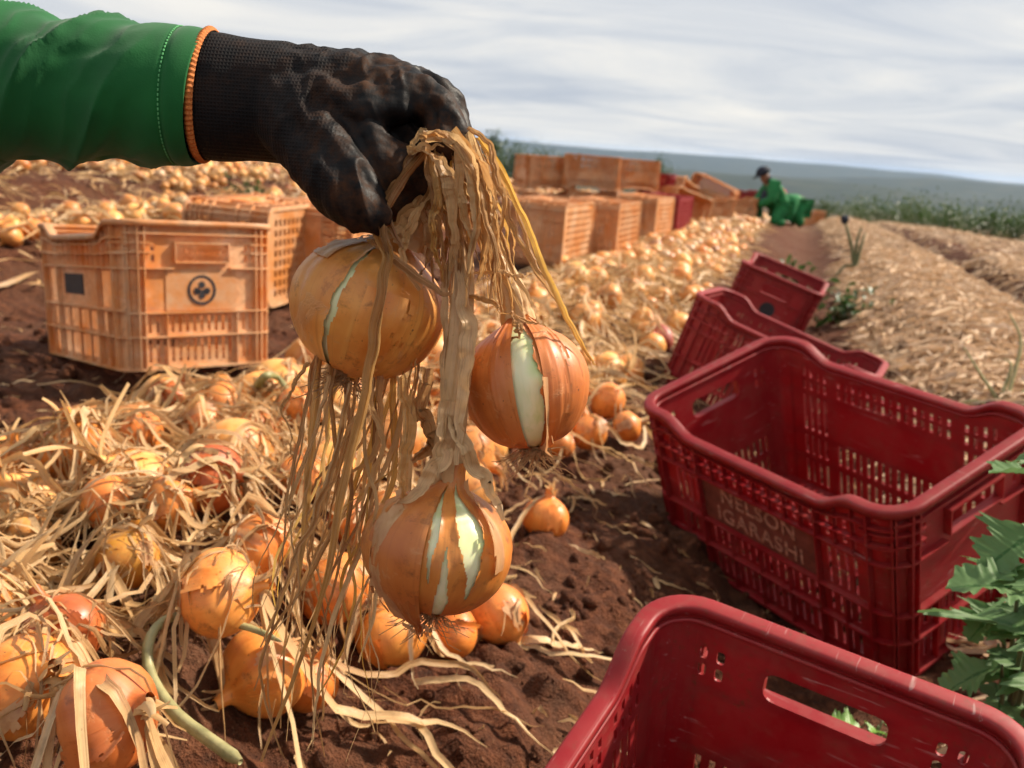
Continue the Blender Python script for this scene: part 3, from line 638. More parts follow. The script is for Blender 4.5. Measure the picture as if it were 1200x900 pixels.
NEAR = [  # px, py, width px, image angle of the neck, towards camera, flat, tint, material, label
 (34, 803, 122, 30, 35, .95, (1.15, 1.05, .9), 'onion_hero', 'shiny golden onion cut by the left edge at the bottom of the heap'),
 (72, 742, 98, 120, 10, .95, (.95, .75, .75), 'onion_red', 'reddish onion with torn skin just above the shiny golden one'),
 (128, 838, 128, 20, 20, .8, (1.05, .85, .75), 'onion_red', 'copper onion with ragged skin lying lowest in the near corner heap'),
 (308, 788, 108, 205, 40, .9, (1.1, 1.0, .85), 'onion_hero', 'tan onion whose root end shows, under the long green leaf'),
 (258, 695, 104, 15, 10, .92, (1.2, 1.1, 1.0), 'onion_hero', 'onion wrapped in pale papery skin above the green leaf loop'),
 (303, 640, 78, 150, 0, .9, (1.05, .85, .7), 'onion_hero', 'orange onion peeping out under pale leaves beside the hanging strands'),
 (150, 655, 66, 80, 0, .95, (.75, .8, .5), 'onion_hero', 'dull greenish onion deep in the shade of the tangled leaves'),
 (88, 526, 82, 100, 10, .9, (1.1, 1.0, .85), 'onion_hero', 'onion with layered peeling skin at the upper left of the heap'),
 (163, 513, 66, 170, 10, .88, (1.05, .8, .6), 'onion_hero', 'bright orange onion lying right of the peeling onion'),
 (200, 470, 54, 60, 0, .98, (1, .8, .65), 'onion_red', 'copper onion topmost at the back edge of the heap'),
 (258, 477, 62, 170, 15, .8, (1.1, .95, .8), 'onion_hero', 'smooth golden onion at the back edge, beside the copper one'),
 (240, 501, 60, 200, 20, .85, (1.1, .85, .75), 'onion_hero', 'orange onion with dark blotches in front of the smooth golden one'),
 (303, 506, 58, 30, 0, .9, (1.0, .8, .65), 'onion_hero', 'onion partly covered by a flat leaf near the hanging strands'),
 (252, 562, 84, 10, 20, .8, (.95, .65, .6), 'onion_red', 'onion with a black rotten patch in the middle of the heap'),
 (14, 545, 58, 90, 0, .95, (1.1, 1.0, .8), 'onion_hero', 'golden onion at the left edge, half out of the picture'),
 (352, 478, 56, 45, 0, .9, (1.1, .85, .7), 'onion_hero', 'onion under the left held onion, at the back of the heap'),
 (352, 560, 62, 90, 0, .92, (1.05, .85, .7), 'onion_hero', 'onion seen between the hanging strands, upper one'),
 (392, 690, 88, 140, 0, .92, (1.1, .95, .85), 'onion_hero', 'onion seen between the hanging strands, lower one'),
 (412, 610, 60, 30, 0, .92, (1.05, .85, .7), 'onion_hero', 'small onion just left of the lowest held onion'),
 (458, 746, 88, 100, -10, .9, (1.1, 1.0, .85), 'onion_hero', 'large golden onion on the soil under the lowest held onion'),
 (532, 741, 62, 165, 25, .88, (1.1, .8, .6), 'onion_hero', 'small glossy orange onion between the golden and pinkish onions'),
 (586, 720, 68, 300, 0, 1.1, (1.35, 1.2, 1.15), 'onion_hero', 'pale pinkish onion with wrinkled skin at the right foot of the heap'),
 (640, 608, 54, 80, 0, 1.02, (1.2, .95, .75), 'onion_hero', 'two-toned onion standing alone on the red soil'),
 (690, 507, 44, 100, 0, 1.0, (1.0, .8, .65), 'onion_hero', 'onion just right of the middle held onion, low beside the soil'),
 (735, 500, 38, 20, 0, .9, (1.1, .9, .75), 'onion_hero', 'onion at the foot of the heap, against the lettered red crate'),
 (655, 520, 34, 60, 0, .9, (.95, .75, .6), 'onion_hero', 'small dark onion under the edge of the middle held onion'),
 (712, 470, 46, 150, 10, .9, (1.15, .9, .75), 'onion_hero', 'striped onion close to the tip of the long yellow leaf'),
 (128, 590, 60, 200, 0, .9, (1.1, .9, .75), 'onion_hero', 'onion buried to its shoulders under straight pale leaves'),
 (200, 590, 56, 20, 0, .9, (.9, .75, .6), 'onion_hero', 'shaded onion beneath the twisted leaves at mid heap'),
 (360, 800, 64, 60, 0, .9, (1.0, .8, .65), 'onion_hero', 'onion low behind the long strand nearest the golden onion'),
]
GN = 'onions of the near heap'
NEAROBJ = []
for i, (x, y, wpx, ang, outw, flat, tint, mt, lab) in enumerate(NEAR):
    z = .08
    for _ in range(12):
        P = atz(x, y, z); d = depth(P); r = wpx * d / FPX / 2; r = min(max(r, .034), .058)
        z = float(gmacro(P[0], P[1]) + pile(P[0], P[1])) + r * (.8 if y > 600 else 1.2)
    Rm = frame_from(cam_axis(ang, outw)); t = empty('onion', P, Rm); tag(t, lab, 'onion', GN)
    o = obj('bulb', bulb_mesh('bulb', 40, 30, r / 1.0, flat, 200 + i, MAT[mt], .06), t); tint = (tint[0] * .92, tint[1] * .84, tint[2] * .80); o.color = (*tint, 1)
    rg_ = np.random.default_rng(300 + i)
    mb = MB(); neck_strips(mb, r, flat, 6, rg_, (.015, .05), .45); mb.build('neck', MAT['straw'], t, True)
    mb = MB(); root_tuft(mb, r, flat, 26, rg_, .016); mb.build('roots', MAT['root'], t)
    for k in range(2 if i % 2 else 1):       # a loosened scale of papery skin
        a0 = rg_.uniform(3.4, 5.6); wd = rg_.uniform(.35, .8); h0 = rg_.uniform(.1, .4)
        V, A, H = bulb_grid(18, 20, r, flat, 200 + i, .06, h0, h0 + rg_.uniform(.3, .5), a0, a0 + wd, False, .0008)
        lift = (np.clip((A - a0) / wd, 0, 1) ** 3 * .006 + np.clip((h0 + .15 - H) / .15, 0, 1) ** 2 * .006)[..., None]; V = V * (1 + lift / r)
        V = V + (rg_.random(V.shape) - .5) * .0004
        gi, gj = np.meshgrid(np.arange(19), np.arange(17), indexing='ij'); ed_ = np.minimum(np.minimum(gi, 18 - gi) / 9, np.minimum(gj, 16 - gj) / 8).ravel(); keep = ed_ > .28 + .9 * fbm(gi.ravel() * .4 + i, gj.ravel() * .4, 300 + i, 3)
        f = obj('loose_skin', npmesh('loose_skin', V.reshape(-1, 3), gridfaces(20, 18)[keep], MAT['paper'] if (i + k) % 3 == 0 else MAT[mt]), t); f.color = (tint[0] * 1.06, tint[1] * 1.04, tint[2], 1)
    ONI.append((P[0], P[1], P[2], r)); NEAROBJ.append((t, P, Rm, r, flat))
def scatter(n, u0, u1, v0, v1, seed, label, group, power=1.0, minsep=.07, rise=.6):
    rng = np.random.default_rng(seed); pts = []; tries = 0
    while len(pts) < n and tries < n * 60:
        tries += 1; v = v0 + (v1 - v0) * rng.random() ** power; u = rng.uniform(u0, u1); x, y = xy(u, v)
        if any((x - q[0]) ** 2 + (y - q[1]) ** 2 < minsep ** 2 for q in pts[-400:]): continue
        if v < 2.6 and any((x - q[0]) ** 2 + (y - q[1]) ** 2 < (q[3] + .045) ** 2 for q in ONI): continue
        pts.append((x, y))
    for (x, y) in pts:
        s = rng.uniform(.65, 1.3); r = .045 * s; z = float(gmacro(x, y) + pile(x, y)) + r * rng.uniform(.3, 1.0) * rise / .6
        o = obj('onion', VAR[rng.integers(8)]); o.location = (x, y, z); o.scale = (s, s, s); o.rotation_mode = 'QUATERNION'; o.rotation_quaternion = rand_rot(rng); o.color = (*TINT[rng.integers(8)], 1)
        tag(o, label, 'onion', group); ONI.append((x, y, z, r))
scatter(72, -1.12, -.46, .62, 2.3, 1, 'loose onion half buried among the dry leaves of the near heap', 'half buried onions of the near heap', 1.0, .085, .42)
scatter(112, -1.06, -.36, 1.9, 8.5, 2, 'loose onion in the long heap running from the hand towards the worker', 'onions in the long heap', 1.5)
scatter(66, -3.7, -2.55, 2.2, 7.5, 3, 'loose onion lying in the first row beyond the orange crates', 'onions in the row beyond the crates', 1.2, .09)
scatter(48, -6.5, -4.5, 5.0, 12, 4, 'loose onion lying in the back rows under the green sleeve', 'onions in the back rows', 1.2, .12)
for (x, y, lab) in ((12, 300, 'golden onion lying at the left edge beside the emblem crate'), (660, 303, 'single onion lying on soil in front of the pale orange crates'), (772, 390, 'purple-red onion wedged against the second red crate')):
    P = atz(x, y, .05); s = 1.15; o = obj('onion', VAR[3]); o.location = (P[0], P[1], float(gmacro(P[0], P[1]) + pile(P[0], P[1])) + .045); o.scale = (s, s, s); o.rotation_euler = (1.1, .4, x)
    o.color = (.55, .25, .6, 1) if 'purple' in lab else (1.1, .95, .8, 1); tag(o, lab, 'onion'); ONI.append((P[0], P[1], o.location.z, .05))
def onion_mass(name, label, areas, seed):
    rng = np.random.default_rng(seed); Vs = []; Fs = []; n0 = 0
    base = []
    for i in range(4):
        V, A, H = bulb_grid(10, 8, .045, .92, i, .06, 0, .92); base.append((V.reshape(-1, 3), gridfaces(8, 10, wrap_m=True)))
    for (n, u0, u1, v0, v1, pw) in areas:
        for _ in range(n):
            v = v0 + (v1 - v0) * rng.random() ** pw; u = rng.uniform(u0, u1); x, y = xy(u, v); s = rng.uniform(.75, 1.2); V, F = base[rng.integers(4)]
            z = float(gmacro(x, y) + pile(x, y)) + .045 * s * rng.uniform(.1, .9)
            Vs.append(V @ np.array(rand_rot(rng).to_matrix()).T * s + (x, y, z)); Fs.append(F + n0); n0 += len(V)
    o = obj(name, npmesh(name, np.vstack(Vs), np.vstack(Fs), MAT['onion_mass'])); tag(o, label, 'onions', kind='stuff')
s_ = NT('onion_skin_far'); isl = s_.n('NewGeometry').outputs['Random Per Island']
MAT['onion_mass'] = s_.finish(s_.mix(s_.fr(s_.noise(s_.coord(), 60, 4), .5, .75), s_.ramp(isl, [(0, (.42, .15, .04)), (.3, (.62, .27, .07)), (.6, (.70, .38, .13)), (.85, (.60, .42, .24)), (1, (.35, .10, .03))]), (.25, .10, .04)), .4, spec=.4)
onion_mass('distant_onions', 'mass of onions in the far part of the rows, too far to count', [(330, -1.06, -.40, 5, 15, 1.0), (420, -3.7, -2.5, 4, 16, 1.0), (650, -6.6, -4.4, 6, 18, 1.0), (500, -10.5, -7, 8, 22, 1.0)], 9)

# ------------------------------------------------------------------ dry leaves
HX0, HY0, HS = -2.2, .35, .01; HN, HM = 400, 420
hx, hy = np.meshgrid(HX0 + np.arange(HN) * HS, HY0 + np.arange(HM) * HS, indexing='ij'); HF = gz(hx, hy) + pile(hx, hy) * .9
for (x, y, z, r) in ONI:
    i0, i1 = int((x - r - HX0) / HS), int((x + r - HX0) / HS) + 2; j0, j1 = int((y - r - HY0) / HS), int((y + r - HY0) / HS) + 2
    if i1 < 1 or j1 < 1 or i0 >= HN or j0 >= HM: continue
    i0, j0 = max(i0, 0), max(j0, 0); sx_, sy_ = hx[i0:i1, j0:j1], hy[i0:i1, j0:j1]; dd = r * r * 1.05 - (sx_ - x) ** 2 - (sy_ - y) ** 2
    HF[i0:i1, j0:j1] = np.maximum(HF[i0:i1, j0:j1], np.where(dd > 0, z + np.sqrt(np.maximum(dd, 0)) * .62, -9))
def hf(x, y):
    i = np.clip(((x - HX0) / HS).round().astype(int), 0, HN - 1); j = np.clip(((y - HY0) / HS).round().astype(int), 0, HM - 1)
    inside = (x > HX0) & (x < HX0 + HN * HS) & (y > HY0) & (y < HY0 + HM * HS)
    return np.where(inside, HF[i, j], gmacro(x, y) + pile(x, y) * .9 + .015)
def drape(x0, y0, head, L_, k, rng, turn=.5, lay=.02, arch=.02, smooth=9):
    n = len(x0); hd = head[:, None] + np.cumsum(rng.normal(0, turn / math.sqrt(k), (n, k)), 1) + rng.normal(0, turn * .6, (n, 1)) * np.linspace(0, 1, k)
    st = (L_ / (k - 1))[:, None]; x = x0[:, None] + np.cumsum(np.cos(hd) * st, 1); y = y0[:, None] + np.cumsum(np.sin(hd) * st, 1); z = hf(x, y)
    for _ in range(smooth):
        zp = np.pad(z, ((0, 0), (1, 1)), 'edge'); z = np.maximum(z * .9 + .1 * (zp[:, :-2] + zp[:, 2:]) / 2, (zp[:, :-2] + zp[:, 1:-1] + zp[:, 2:]) / 3)
    t = np.linspace(0, 1, k)[None]
    z = z + .003 + rng.exponential(lay, (n, 1)) + rng.exponential(arch, (n, 1)) * np.sin(np.pi * t) ** 1.5 + rng.normal(0, .002, (n, k))
    return np.stack([x, y, z], -1)
def straw_mass(name, label, areas, seed, mat, k=12, across=3, wid=(.004, .011), ln=(.12, .42), lay=.014, arch=.012, face=None):
    rng = np.random.default_rng(seed); Ps = []; Ws = []; Ts = []
    for (n, u0, u1, v0, v1, pw, hd0, hsp) in areas:
        v = v0 + (v1 - v0) * rng.random(n) ** pw; u = rng.uniform(u0, u1, n); x, y = xy(u, v)
        P = drape(x, y, hd0 + rng.normal(0, hsp, n), rng.uniform(*ln, n), k, rng, .9, lay, arch); t = np.linspace(0, 1, k)[None]
        W = rng.uniform(*wid, (n, 1)) * np.clip(np.minimum(.5 + t * 4, (1.02 - t) * 2.2), .06, 1)
        Ps.append(P); Ws.append(W); Ts.append(rng.normal(0, .7, (n, 1)) + rng.normal(0, 1.3, (n, 1)) * t)
    P, W, T = np.vstack(Ps), np.vstack(Ws), np.vstack(Ts); V, F = ribbons(P, W, None, T, .22, across, .22 if across > 2 else 0)
    o = obj(name, npmesh(name, V, F, mat, True, ruv(len(P), k, across))); return tag(o, label, 'dry leaves', kind='stuff')
straw_mass('dry_leaves', 'tangle of tan dried onion leaves over the near heap', [(1400, -1.05, -.46, .45, 1.55, 1.0, 2.9, .8), (300, -.85, -.40, .5, 1.1, 1.0, 2.7, .9), (260, -1.0, -.52, 1.4, 2.4, 1.0, 2.9, .8), (420, -.9, -.36, 1.7, 3.2, 1.0, 0, 3), (360, -1.05, -.66, .5, 1.35, 1.0, 3.0, .40), (60, -.60, -.40, .6, 2.4, 1.0, 5.2, .6), (26, -.35, .1, .6, 2.6, 1.0, 0, 3), (16, -2.1, -1.3, 1.2, 4, 1.0, 0, 3)], 21, MAT['straw'], 14, 3, (.0015, .0075), (.06, .24), .004, .006)
straw_mass('broad_leaves', 'broad flattened pale leaves lying over the near heap', [(70, -1.0, -.55, .5, 1.7, 1.0, 3.0, .7)], 27, MAT['straw'], 14, 4, (.008, .016), (.08, .24), .004, .008)
straw_mass('dry_leaves', 'dried leaves over the long heap reaching to the worker', [(3000, -1.08, -.42, 2.2, 7, 1.2, 0, 3), (2600, -1.1, -.38, 5, 16, 1.0, 0, 3)], 22, MAT['straw'], 7, 2, (.005, .012), (.08, .26), .008)
straw_mass('dry_leaves', 'dried leaves strewn over the onion rows beyond the orange crates', [(1500, -3.75, -2.55, 1.5, 9, 1.2, 0, 3), (2200, -6.7, -4.4, 4, 16, 1.0, 0, 3), (1500, -10.5, -7, 8, 20, 1.0, 0, 3)], 23, MAT['straw'], 6, 2, (.008, .020), (.10, .30), .012)
straw_mass('leaf_litter', 'pale dry leaf litter covering the bed beside the red crates', [(11000, .36, 1.14, .9, 8, 1.15, 0, 3), (5000, .40, 1.12, 6, 20, 1.0, 0, 3)], 24, MAT['litter'], 6, 3, (.006, .020), (.05, .18), .006, .006)
straw_mass('leaf_litter', 'pale dry leaf litter covering the beds past the dark furrow', [(4200, 1.42, 2.6, 2, 9, 1.1, 0, 3), (3500, 1.42, 3.4, 6, 22, 1.0, 0, 3), (1800, 2.7, 5, 6, 22, 1, 0, 3)], 25, MAT['litter'], 6, 2, (.008, .022), (.06, .20), .006, .006)
straw_mass('leaf_scraps', 'small scraps of dry leaf scattered over the bare soil', [(260, -.5, .3, .6, 2.8, 1.0, 0, 3), (160, -2.3, -1.25, 1.2, 4.5, 1.0, 0, 3)], 26, MAT['straw'], 6, 3, (.002, .008), (.015, .07), .001, .004)
# long leaves that still belong to the near onions
rng = np.random.default_rng(77); tt = np.linspace(0, 1, 16)
for (t, P, Rm, r, flat) in NEAROBJ:
    inv = t.matrix_world.inverted(); ng = 3 if depth(P) < 1.5 else 2
    for q in range(ng):
        ax = Rm[:, 2]; st = P + ax * r * flat * 1.05; hd = math.atan2(ax[1], ax[0]) + rng.normal(0, .7)
        hd = (3.0 if math.cos(hd) < .2 else .1) + rng.normal(0, .55)
        W_ = drape(np.array([st[0]]), np.array([st[1]]), np.array([hd]), np.array([rng.uniform(.10, .28)]), 16, rng, 1.1, .006, .010)[0]
        bl = np.clip(1 - tt * 4, 0, 1)[:, None]; W_ = W_ * (1 - bl) + (st + ax * tt[:, None] * .05) * bl
        L_ = np.array([inv @ Vector(p) for p in W_]); wd = rng.uniform(.006, .013) * np.clip(np.minimum(.6 + tt * 3, (1.02 - tt) * 2.5), .08, 1)
        up_l = np.array(inv.to_3x3() @ Vector((0, 0, 1)))
        V, F = ribbons(L_[None], wd[None], up_l, (rng.normal(0, .5) + rng.normal(0, 1.2) * tt)[None], .2, 4, .25); obj('dry_leaf', npmesh('dry_leaf', V, F, MAT['straw'], True, ruv(1, 16, 4)), t)
# soil clods and crumbs
rng = np.random.default_rng(5); bm = bmesh.new(); bmesh.ops.create_icosphere(bm, subdivisions=2, radius=1); icoV = np.array([v.co[:] for v in bm.verts]); icoF = np.array([[v.index for v in f.verts] for f in bm.faces]); bm.free()
Vs = []; Fs = []; n0 = 0
for (n, u0, u1, v0, v1, s0, s1) in ((2200, -.55, .35, .55, 2.6, .002, .014), (700, -2.4, -1.2, 1.1, 4, .005, .022), (260, -.4, .3, 2.5, 6, .008, .03), (200, -2.5, -1.3, 4, 8, .01, .035)):
    for _ in range(n):
        u, v = rng.uniform(u0, u1), rng.uniform(v0, v1); x, y = xy(u, v); s = s0 + (s1 - s0) * rng.random() ** 3
        V = icoV * (1 + .35 * (fbm(icoV[:, 0] * 1.7 + u * 50, icoV[:, 1] * 1.7 + icoV[:, 2] * 2.3 + v * 50, 3, 3) * 2))[:, None] * (s * rng.uniform(.7, 1.3, 3))
        Vs.append(V + (x, y, float(gz(x, y)) + s * .12)); Fs.append(icoF + n0); n0 += len(V)
tag(obj('soil_clods', npmesh('soil_clods', np.vstack(Vs), np.vstack(Fs), MAT['soil'])), 'crumbly clods of red brown soil between the heap and crates', 'soil', kind='stuff')
# scattered long leaves on the soil are their own things
for i, (x, y, hd, L_, lab) in enumerate(((180, 484, 3.1, .30, 'single thin dry stalk lying on soil at the back edge of heap'), (700, 760, 2.0, .12, 'short curled dry leaf on bare soil left of the front crate'), (560, 690, 5.4, .25, 'dry leaf lying down the slope from the pinkish onion'), (470, 830, .2, .20, 'dry leaf on the soil below the large golden onion'), (640, 870, .8, .16, 'small twisted leaf at the bottom edge near the front crate'))):
    P = atz(x, y, -.02); r_ = np.random.default_rng(i); W_ = drape(np.array([P[0]]), np.array([P[1]]), np.array([hd]), np.array([L_]), 14, r_, .8, .004, .008)[0]; t14 = np.linspace(0, 1, 14)
    V, F = ribbons(W_[None] - W_[0], (.008 * np.clip((1.03 - t14) * 3, .2, 1))[None], None, (t14 * 2 - 1)[None], .3, 3); tag(obj('dry_leaf', npmesh('dry_leaf', V, F, MAT['straw'], True, ruv(1, 14, 3)), loc=W_[0]), lab, 'leaf')
# green leaves lying in the near heap
def tube_leaf(name, pts, r0, r1, mat, parent=None, sides=8, n=26, flatt=1.0):
    P = catmull(pts, n); r = np.interp(np.linspace(0, 1, n), [0, .5, 1], [r0, (r0 + r1) * .55, r1]); r[0] *= .45; r[-1] *= .3; V, F = tubes(P, r, sides); k_ = len(V); V = np.vstack([V, P[0], P[-1]]); F = np.vstack([F, [[k_, (j + 1) % sides, j, j] for j in range(sides)], [[k_ + 1, k_ - sides + j, k_ - sides + (j + 1) % sides, k_ - sides + (j + 1) % sides] for j in range(sides)]]); return obj(name, npmesh(name, V, F, mat), parent)
def gpx(x, y, h):
    z = .05
    for _ in range(6): P = atz(x, y, z); z = float(hf(np.array(P[0]), np.array(P[1]))) + h
    return P
d_ = .80
tag(tube_leaf('green_leaf', [px(282, 893, .78), px(250, 870, .80), px(205, 835, .83), px(176, 790, .86), px(175, 750, .88), px(195, 726, .90), px(230, 722, .91), px(290, 735, .90), px(330, 752, .88)], .0062, .003, MAT['gonion']), 'thick green onion leaf looping over the near corner of the heap', 'leaf')
tag(tube_leaf('green_leaf', [gpx(300, 470, .0), gpx(303, 452, .06), gpx(312, 440, .09), gpx(326, 443, .08), gpx(338, 458, .03)], .010, .004, MAT['gonion']), 'short curved green leaf standing up at the back of the heap', 'leaf')

# ------------------------------------------------------------------ plants
def lobed_leaf(L_, rng, lobes=3.0, wide=.9):
    n, m = 44, 9; t = np.linspace(0, 1, n); js = np.linspace(-1, 1, m)
    w_ = L_ * wide * .5 * (np.sin(np.pi * np.clip(t, 0, 1) ** .8) ** .8) * (1 + .46 * np.cos(t * lobes * 2 * np.pi + .6) * (1 - .4 * t)) * (1 + .16 * np.sin(t * 62)) + .0008
    x = w_[:, None] * js[None]; y = (t * L_)[:, None] - .16 * L_ * (np.abs(js)[None]) * w_[:, None] / L_ * -1.6
    z = .10 * L_ * np.abs(js)[None] ** 1.3 * np.sin(np.pi * t)[:, None] - .30 * L_ * (t ** 2)[:, None] + .015 * L_ * np.sin(t * 40)[:, None] * js[None] ** 2 + rng.normal(0, .004, (n, m)) * L_
    U_ = np.stack([np.tile((js + 1) / 2, (n, 1)), np.tile(t[:, None], (1, m))], -1).reshape(-1, 2)
    return np.stack([x + 0 * z, y + 0 * z, z], -1).reshape(-1, 3), gridfaces(n, m), U_
def weed(name, base, leaves, label, mat, stem_r=.004, seed=0):
    """leaves: (tip-anchor point, length, heading, pitch)"""
    rng = np.random.default_rng(seed); base = np.asarray(base); t = empty(name, base); tag(t, label, 'plant')
    for (P, L_, hd, pit) in leaves:
        V, F, U_ = lobed_leaf(L_, rng, rng.uniform(2.2, 3.2), rng.uniform(.75, 1.0)); Rm = yaw(hd) @ rx(pit) @ ry(rng.uniform(-20, 20)); obj('leaf', npmesh('leaf', V @ Rm.T + (np.asarray(P) - base), F, mat, True, U_), t)
        mid = (np.asarray(P) - base) * .5 + (0, 0, .03); V, F = tubes(catmull([(0, 0, -.01), mid, np.asarray(P) - base], 10), np.linspace(stem_r, stem_r * .45, 10), 6); obj('stem', npmesh('stem', V, F, MAT['stalk']), t)
b0 = px(1190, 800, 1.12); b0[2] = float(gz(b0[0], b0[1]))
lv = []; rngw = np.random.default_rng(8)
for (x, y, d, L_, hd, pit) in ((1128, 770, 1.05, .085, 75, 20), (1165, 735, 1.02, .11, 40, 25), (1150, 650, 1.06, .075, 60, 10), (1195, 690, 1.0, .11, 20, 35), (1180, 610, 1.05, .095, 30, 15), (1205, 560, 1.04, .09, 50, 20), (1130, 700, 1.12, .06, 95, 0), (1175, 800, 1.05, .09, 60, 30),
                           (1215, 760, 1.0, .12, 10, 35), (1210, 820, 1.02, .11, 40, 20), (1190, 530, 1.10, .05, 60, 20), (1155, 690, 1.1, .05, 120, -10), (1225, 640, 1.0, .12, 350, 30), (1170, 660, 1.0, .06, 100, 20), (1240, 700, 1.08, .12, 0, 20), (1120, 790, 1.12, .07, 110, 0)):
    lv.append((px(x + 46, y + 10, d), L_ * rngw.uniform(.75, 1.2), hd + 35 + rngw.normal(0, 25), pit - 25 + rngw.normal(0, 18)))
weed('weed_plant', b0, lv, 'leafy green weed with lobed leaves crowding the lettered crate', MAT['weed'], .004, 3)
b0 = atz(1022, 872, -.12); b0[2] = float(gz(b0[0], b0[1]))
weed('weed_seedling', b0, [(b0 + (.02, .0, .035), .035, 200, 20), (b0 + (-.015, .01, .045), .04, 80, 20), (b0 + (0, -.01, .055), .03, 140, 40), (b0 + (.02, .015, .05), .035, 300, 10), (b0 + (0.01, -.015, .03), .03, 30, 30)], 'small bright green seedling seen through the handle of the front crate', MAT['sprout'], .002, 4)
b0 = atz(1168, 490, .0); b0[2] = float(gz(b0[0], b0[1])); D0 = depth(b0)
t = tag(empty('green_onion_plant', b0), 'green onion plant growing by the right edge behind the lettered crate', 'plant')
for pts in ([(1165, 500), (1168, 470), (1150, 440), (1128, 405)], [(1170, 500), (1185, 450), (1196, 400), (1182, 365)], [(1168, 500), (1172, 470), (1185, 430), (1176, 420)], [(1172, 500), (1190, 470), (1215, 445), (1230, 440)], [(1160, 500), (1158, 478), (1140, 470), (1112, 478)]):
    tube_leaf('leaf', [px(x, y, D0 + .02 * i) - b0 for i, (x, y) in enumerate(pts)], .007, .002, MAT['gonion'], t)
b0 = atz(1002, 312, -.02); b0[2] = float(gz(b0[0], b0[1])); D0 = depth(b0)
t = tag(empty('bolting_onion_plant', b0), 'tall bolting onion plant with dark seed head on the pale bed', 'plant')
for pts in ([(1000, 312), (998, 290), (993, 270), (990, 258)], [(1001, 312), (1004, 285), (1010, 265)], [(1003, 312), (1008, 292), (1014, 272)], [(1000, 312), (990, 312), (978, 325)]):
    tube_leaf('stalk', [px(x, y, D0) - b0 for (x, y) in pts], .012, .006, MAT['stalk'], t, 6, 12)
V = icoV * (.028, .028, .034) * (1 + .2 * (RNG.random((len(icoV), 1)) - .5)); o = obj('seed_head', npmesh('seed_head', V + (px(990, 257, D0) - b0), icoF, MAT['cloth_navy']), t)
def shrub(x, y, dist, h, wdt, label, seed, n=420, group='shrubs along the field edge', spiky=.5):
    rng = np.random.default_rng(seed); P = px(x, y, dist); b0 = np.array([P[0], P[1], float(gmacro(P[0], P[1]))]); t = tag(empty('shrub', b0), label, 'shrub', group)
    ns = 7; tips = []; mb = MB()
    for i in range(ns):
        tip = np.array([rng.normal(0, wdt * .3), rng.normal(0, wdt * .3), h * rng.uniform(.55, 1.0)]); tips.append(tip)
        V, F = tubes(catmull([(rng.normal(0, .02), rng.normal(0, .02), -.05), tip * (.3, .3, .5), tip], 7), np.linspace(.012, .003, 7) * max(1, h), 5); mb.add(V, F)
    mb.build('stem', MAT['stalk'], t)
    k = rng.integers(0, ns, n); f = rng.random(n) ** .6; tp = np.array(tips)[k]; c = tp * np.stack([f, f, .12 + .9 * f], 1) + rng.normal(0, 1, (n, 3)) * (wdt * .16 * (1.25 - f * spiky))[:, None]; c[:, 2] = np.maximum(c[:, 2], .02)
    d = unit(rng.normal(0, 1, (n, 3)) + (0, 0, .6)); L_ = rng.uniform(.05, .11, n) * max(.6, h) ** .5
    Pp = c[:, None] + d[:, None] * (np.linspace(0, 1, 4)[None, :, None] * L_[:, None, None]); Pp[:, :, 2] -= (np.linspace(0, 1, 4)[None] ** 2) * L_[:, None] * .4
    V, F = ribbons(Pp, L_[:, None] * .42 * np.array([.3, 1, .9, .1])[None], (.3, .2, 1), rng.normal(0, 1, (n, 4)) * .4, .2, 3); obj('foliage', npmesh('foliage', V, F, MAT['bush']), t)
SH = [(592, 1, 30, 1.25, 1.2), (612, 1, 30, 1.2, 1.6), (636, 1, 31, 1.3, 1.5), (656, 1, 31, 1.0, 1.2), (575, 1, 29, 1.6, .9), (752, 1, 30, 1.3, .7), (775, 1, 30, 1.5, .7), (720, 1, 31, .9, .8), (805, 1, 32, .8, 1.0), (830, 1, 32, .8, .9), (972, 1, 25, .8, .5), (990, 1, 24, .6, .8), (1012, 1, 23, .8, .8), (1032, 1, 21, .75, .9), (1055, 1, 20, .6, .8), (1078, 1, 18.5, .75, .7), (1100, 1, 17.5, .55, .8), (1122, 1, 16.5, .7, .6), (1145, 1, 15.5, .6, .7), (1168, 1, 15, .7, .6), (1192, 1, 14.5, .65, .6), (1218, 1, 14, .7, .7), (1065, 1, 22, .9, .6), (1110, 1, 20, .8, .6)]
for i, (x, _, dist, h, wd) in enumerate(SH):
    if x > 960: h, wd = h * .62, wd * 1.5
    hz = 166 + (x - 600) * .0769; yy = hz + 40
    ORD = 'first second third fourth fifth sixth seventh eighth ninth tenth eleventh twelfth thirteenth fourteenth fifteenth'.split()
    grp_ = [q[0] for q in SH if (q[0] < 700, q[0] < 860) == (x < 700, x < 860)]; rk = ORD[sorted(grp_).index(x)]
    if x < 700: lab = 'dense green shrub on the skyline, %s to the right of the glove' % rk
    elif x < 860: lab = 'thin green shrub behind the far orange crates, %s counted from the glove' % rk
    else: lab = 'low green shrub beyond the pale beds, %s counted from the stooping worker' % rk
    shrub(x, yy, dist, h, wd, lab, 500 + i, 900 if x < 700 else 520, {True: 'skyline shrubs', False: 'far shrubs'}[x < 700] if x < 860 else 'hedge shrubs')
for i, (u, v, lab) in enumerate(((-.02, 6.2, 'patch of green weeds in the furrow before the crouching worker'), (.28, 5.0, 'green weed tuft at the foot of the pale bed'), (-4.35, 7.0, 'green weed tuft between the back rows under the sleeve'), (-5.2, 12.5, 'green weed tuft behind the wrist in the back rows'))):
    x, y = xy(u, v); P = np.array([x, y, 0]); q = P - CAMP; dd = q @ FW; shrub(600 + FPX * (q @ RT) / dd, 450 - FPX * (q @ UP) / dd, dd, .16, .35, lab, 700 + i, 120, 'weed tufts')

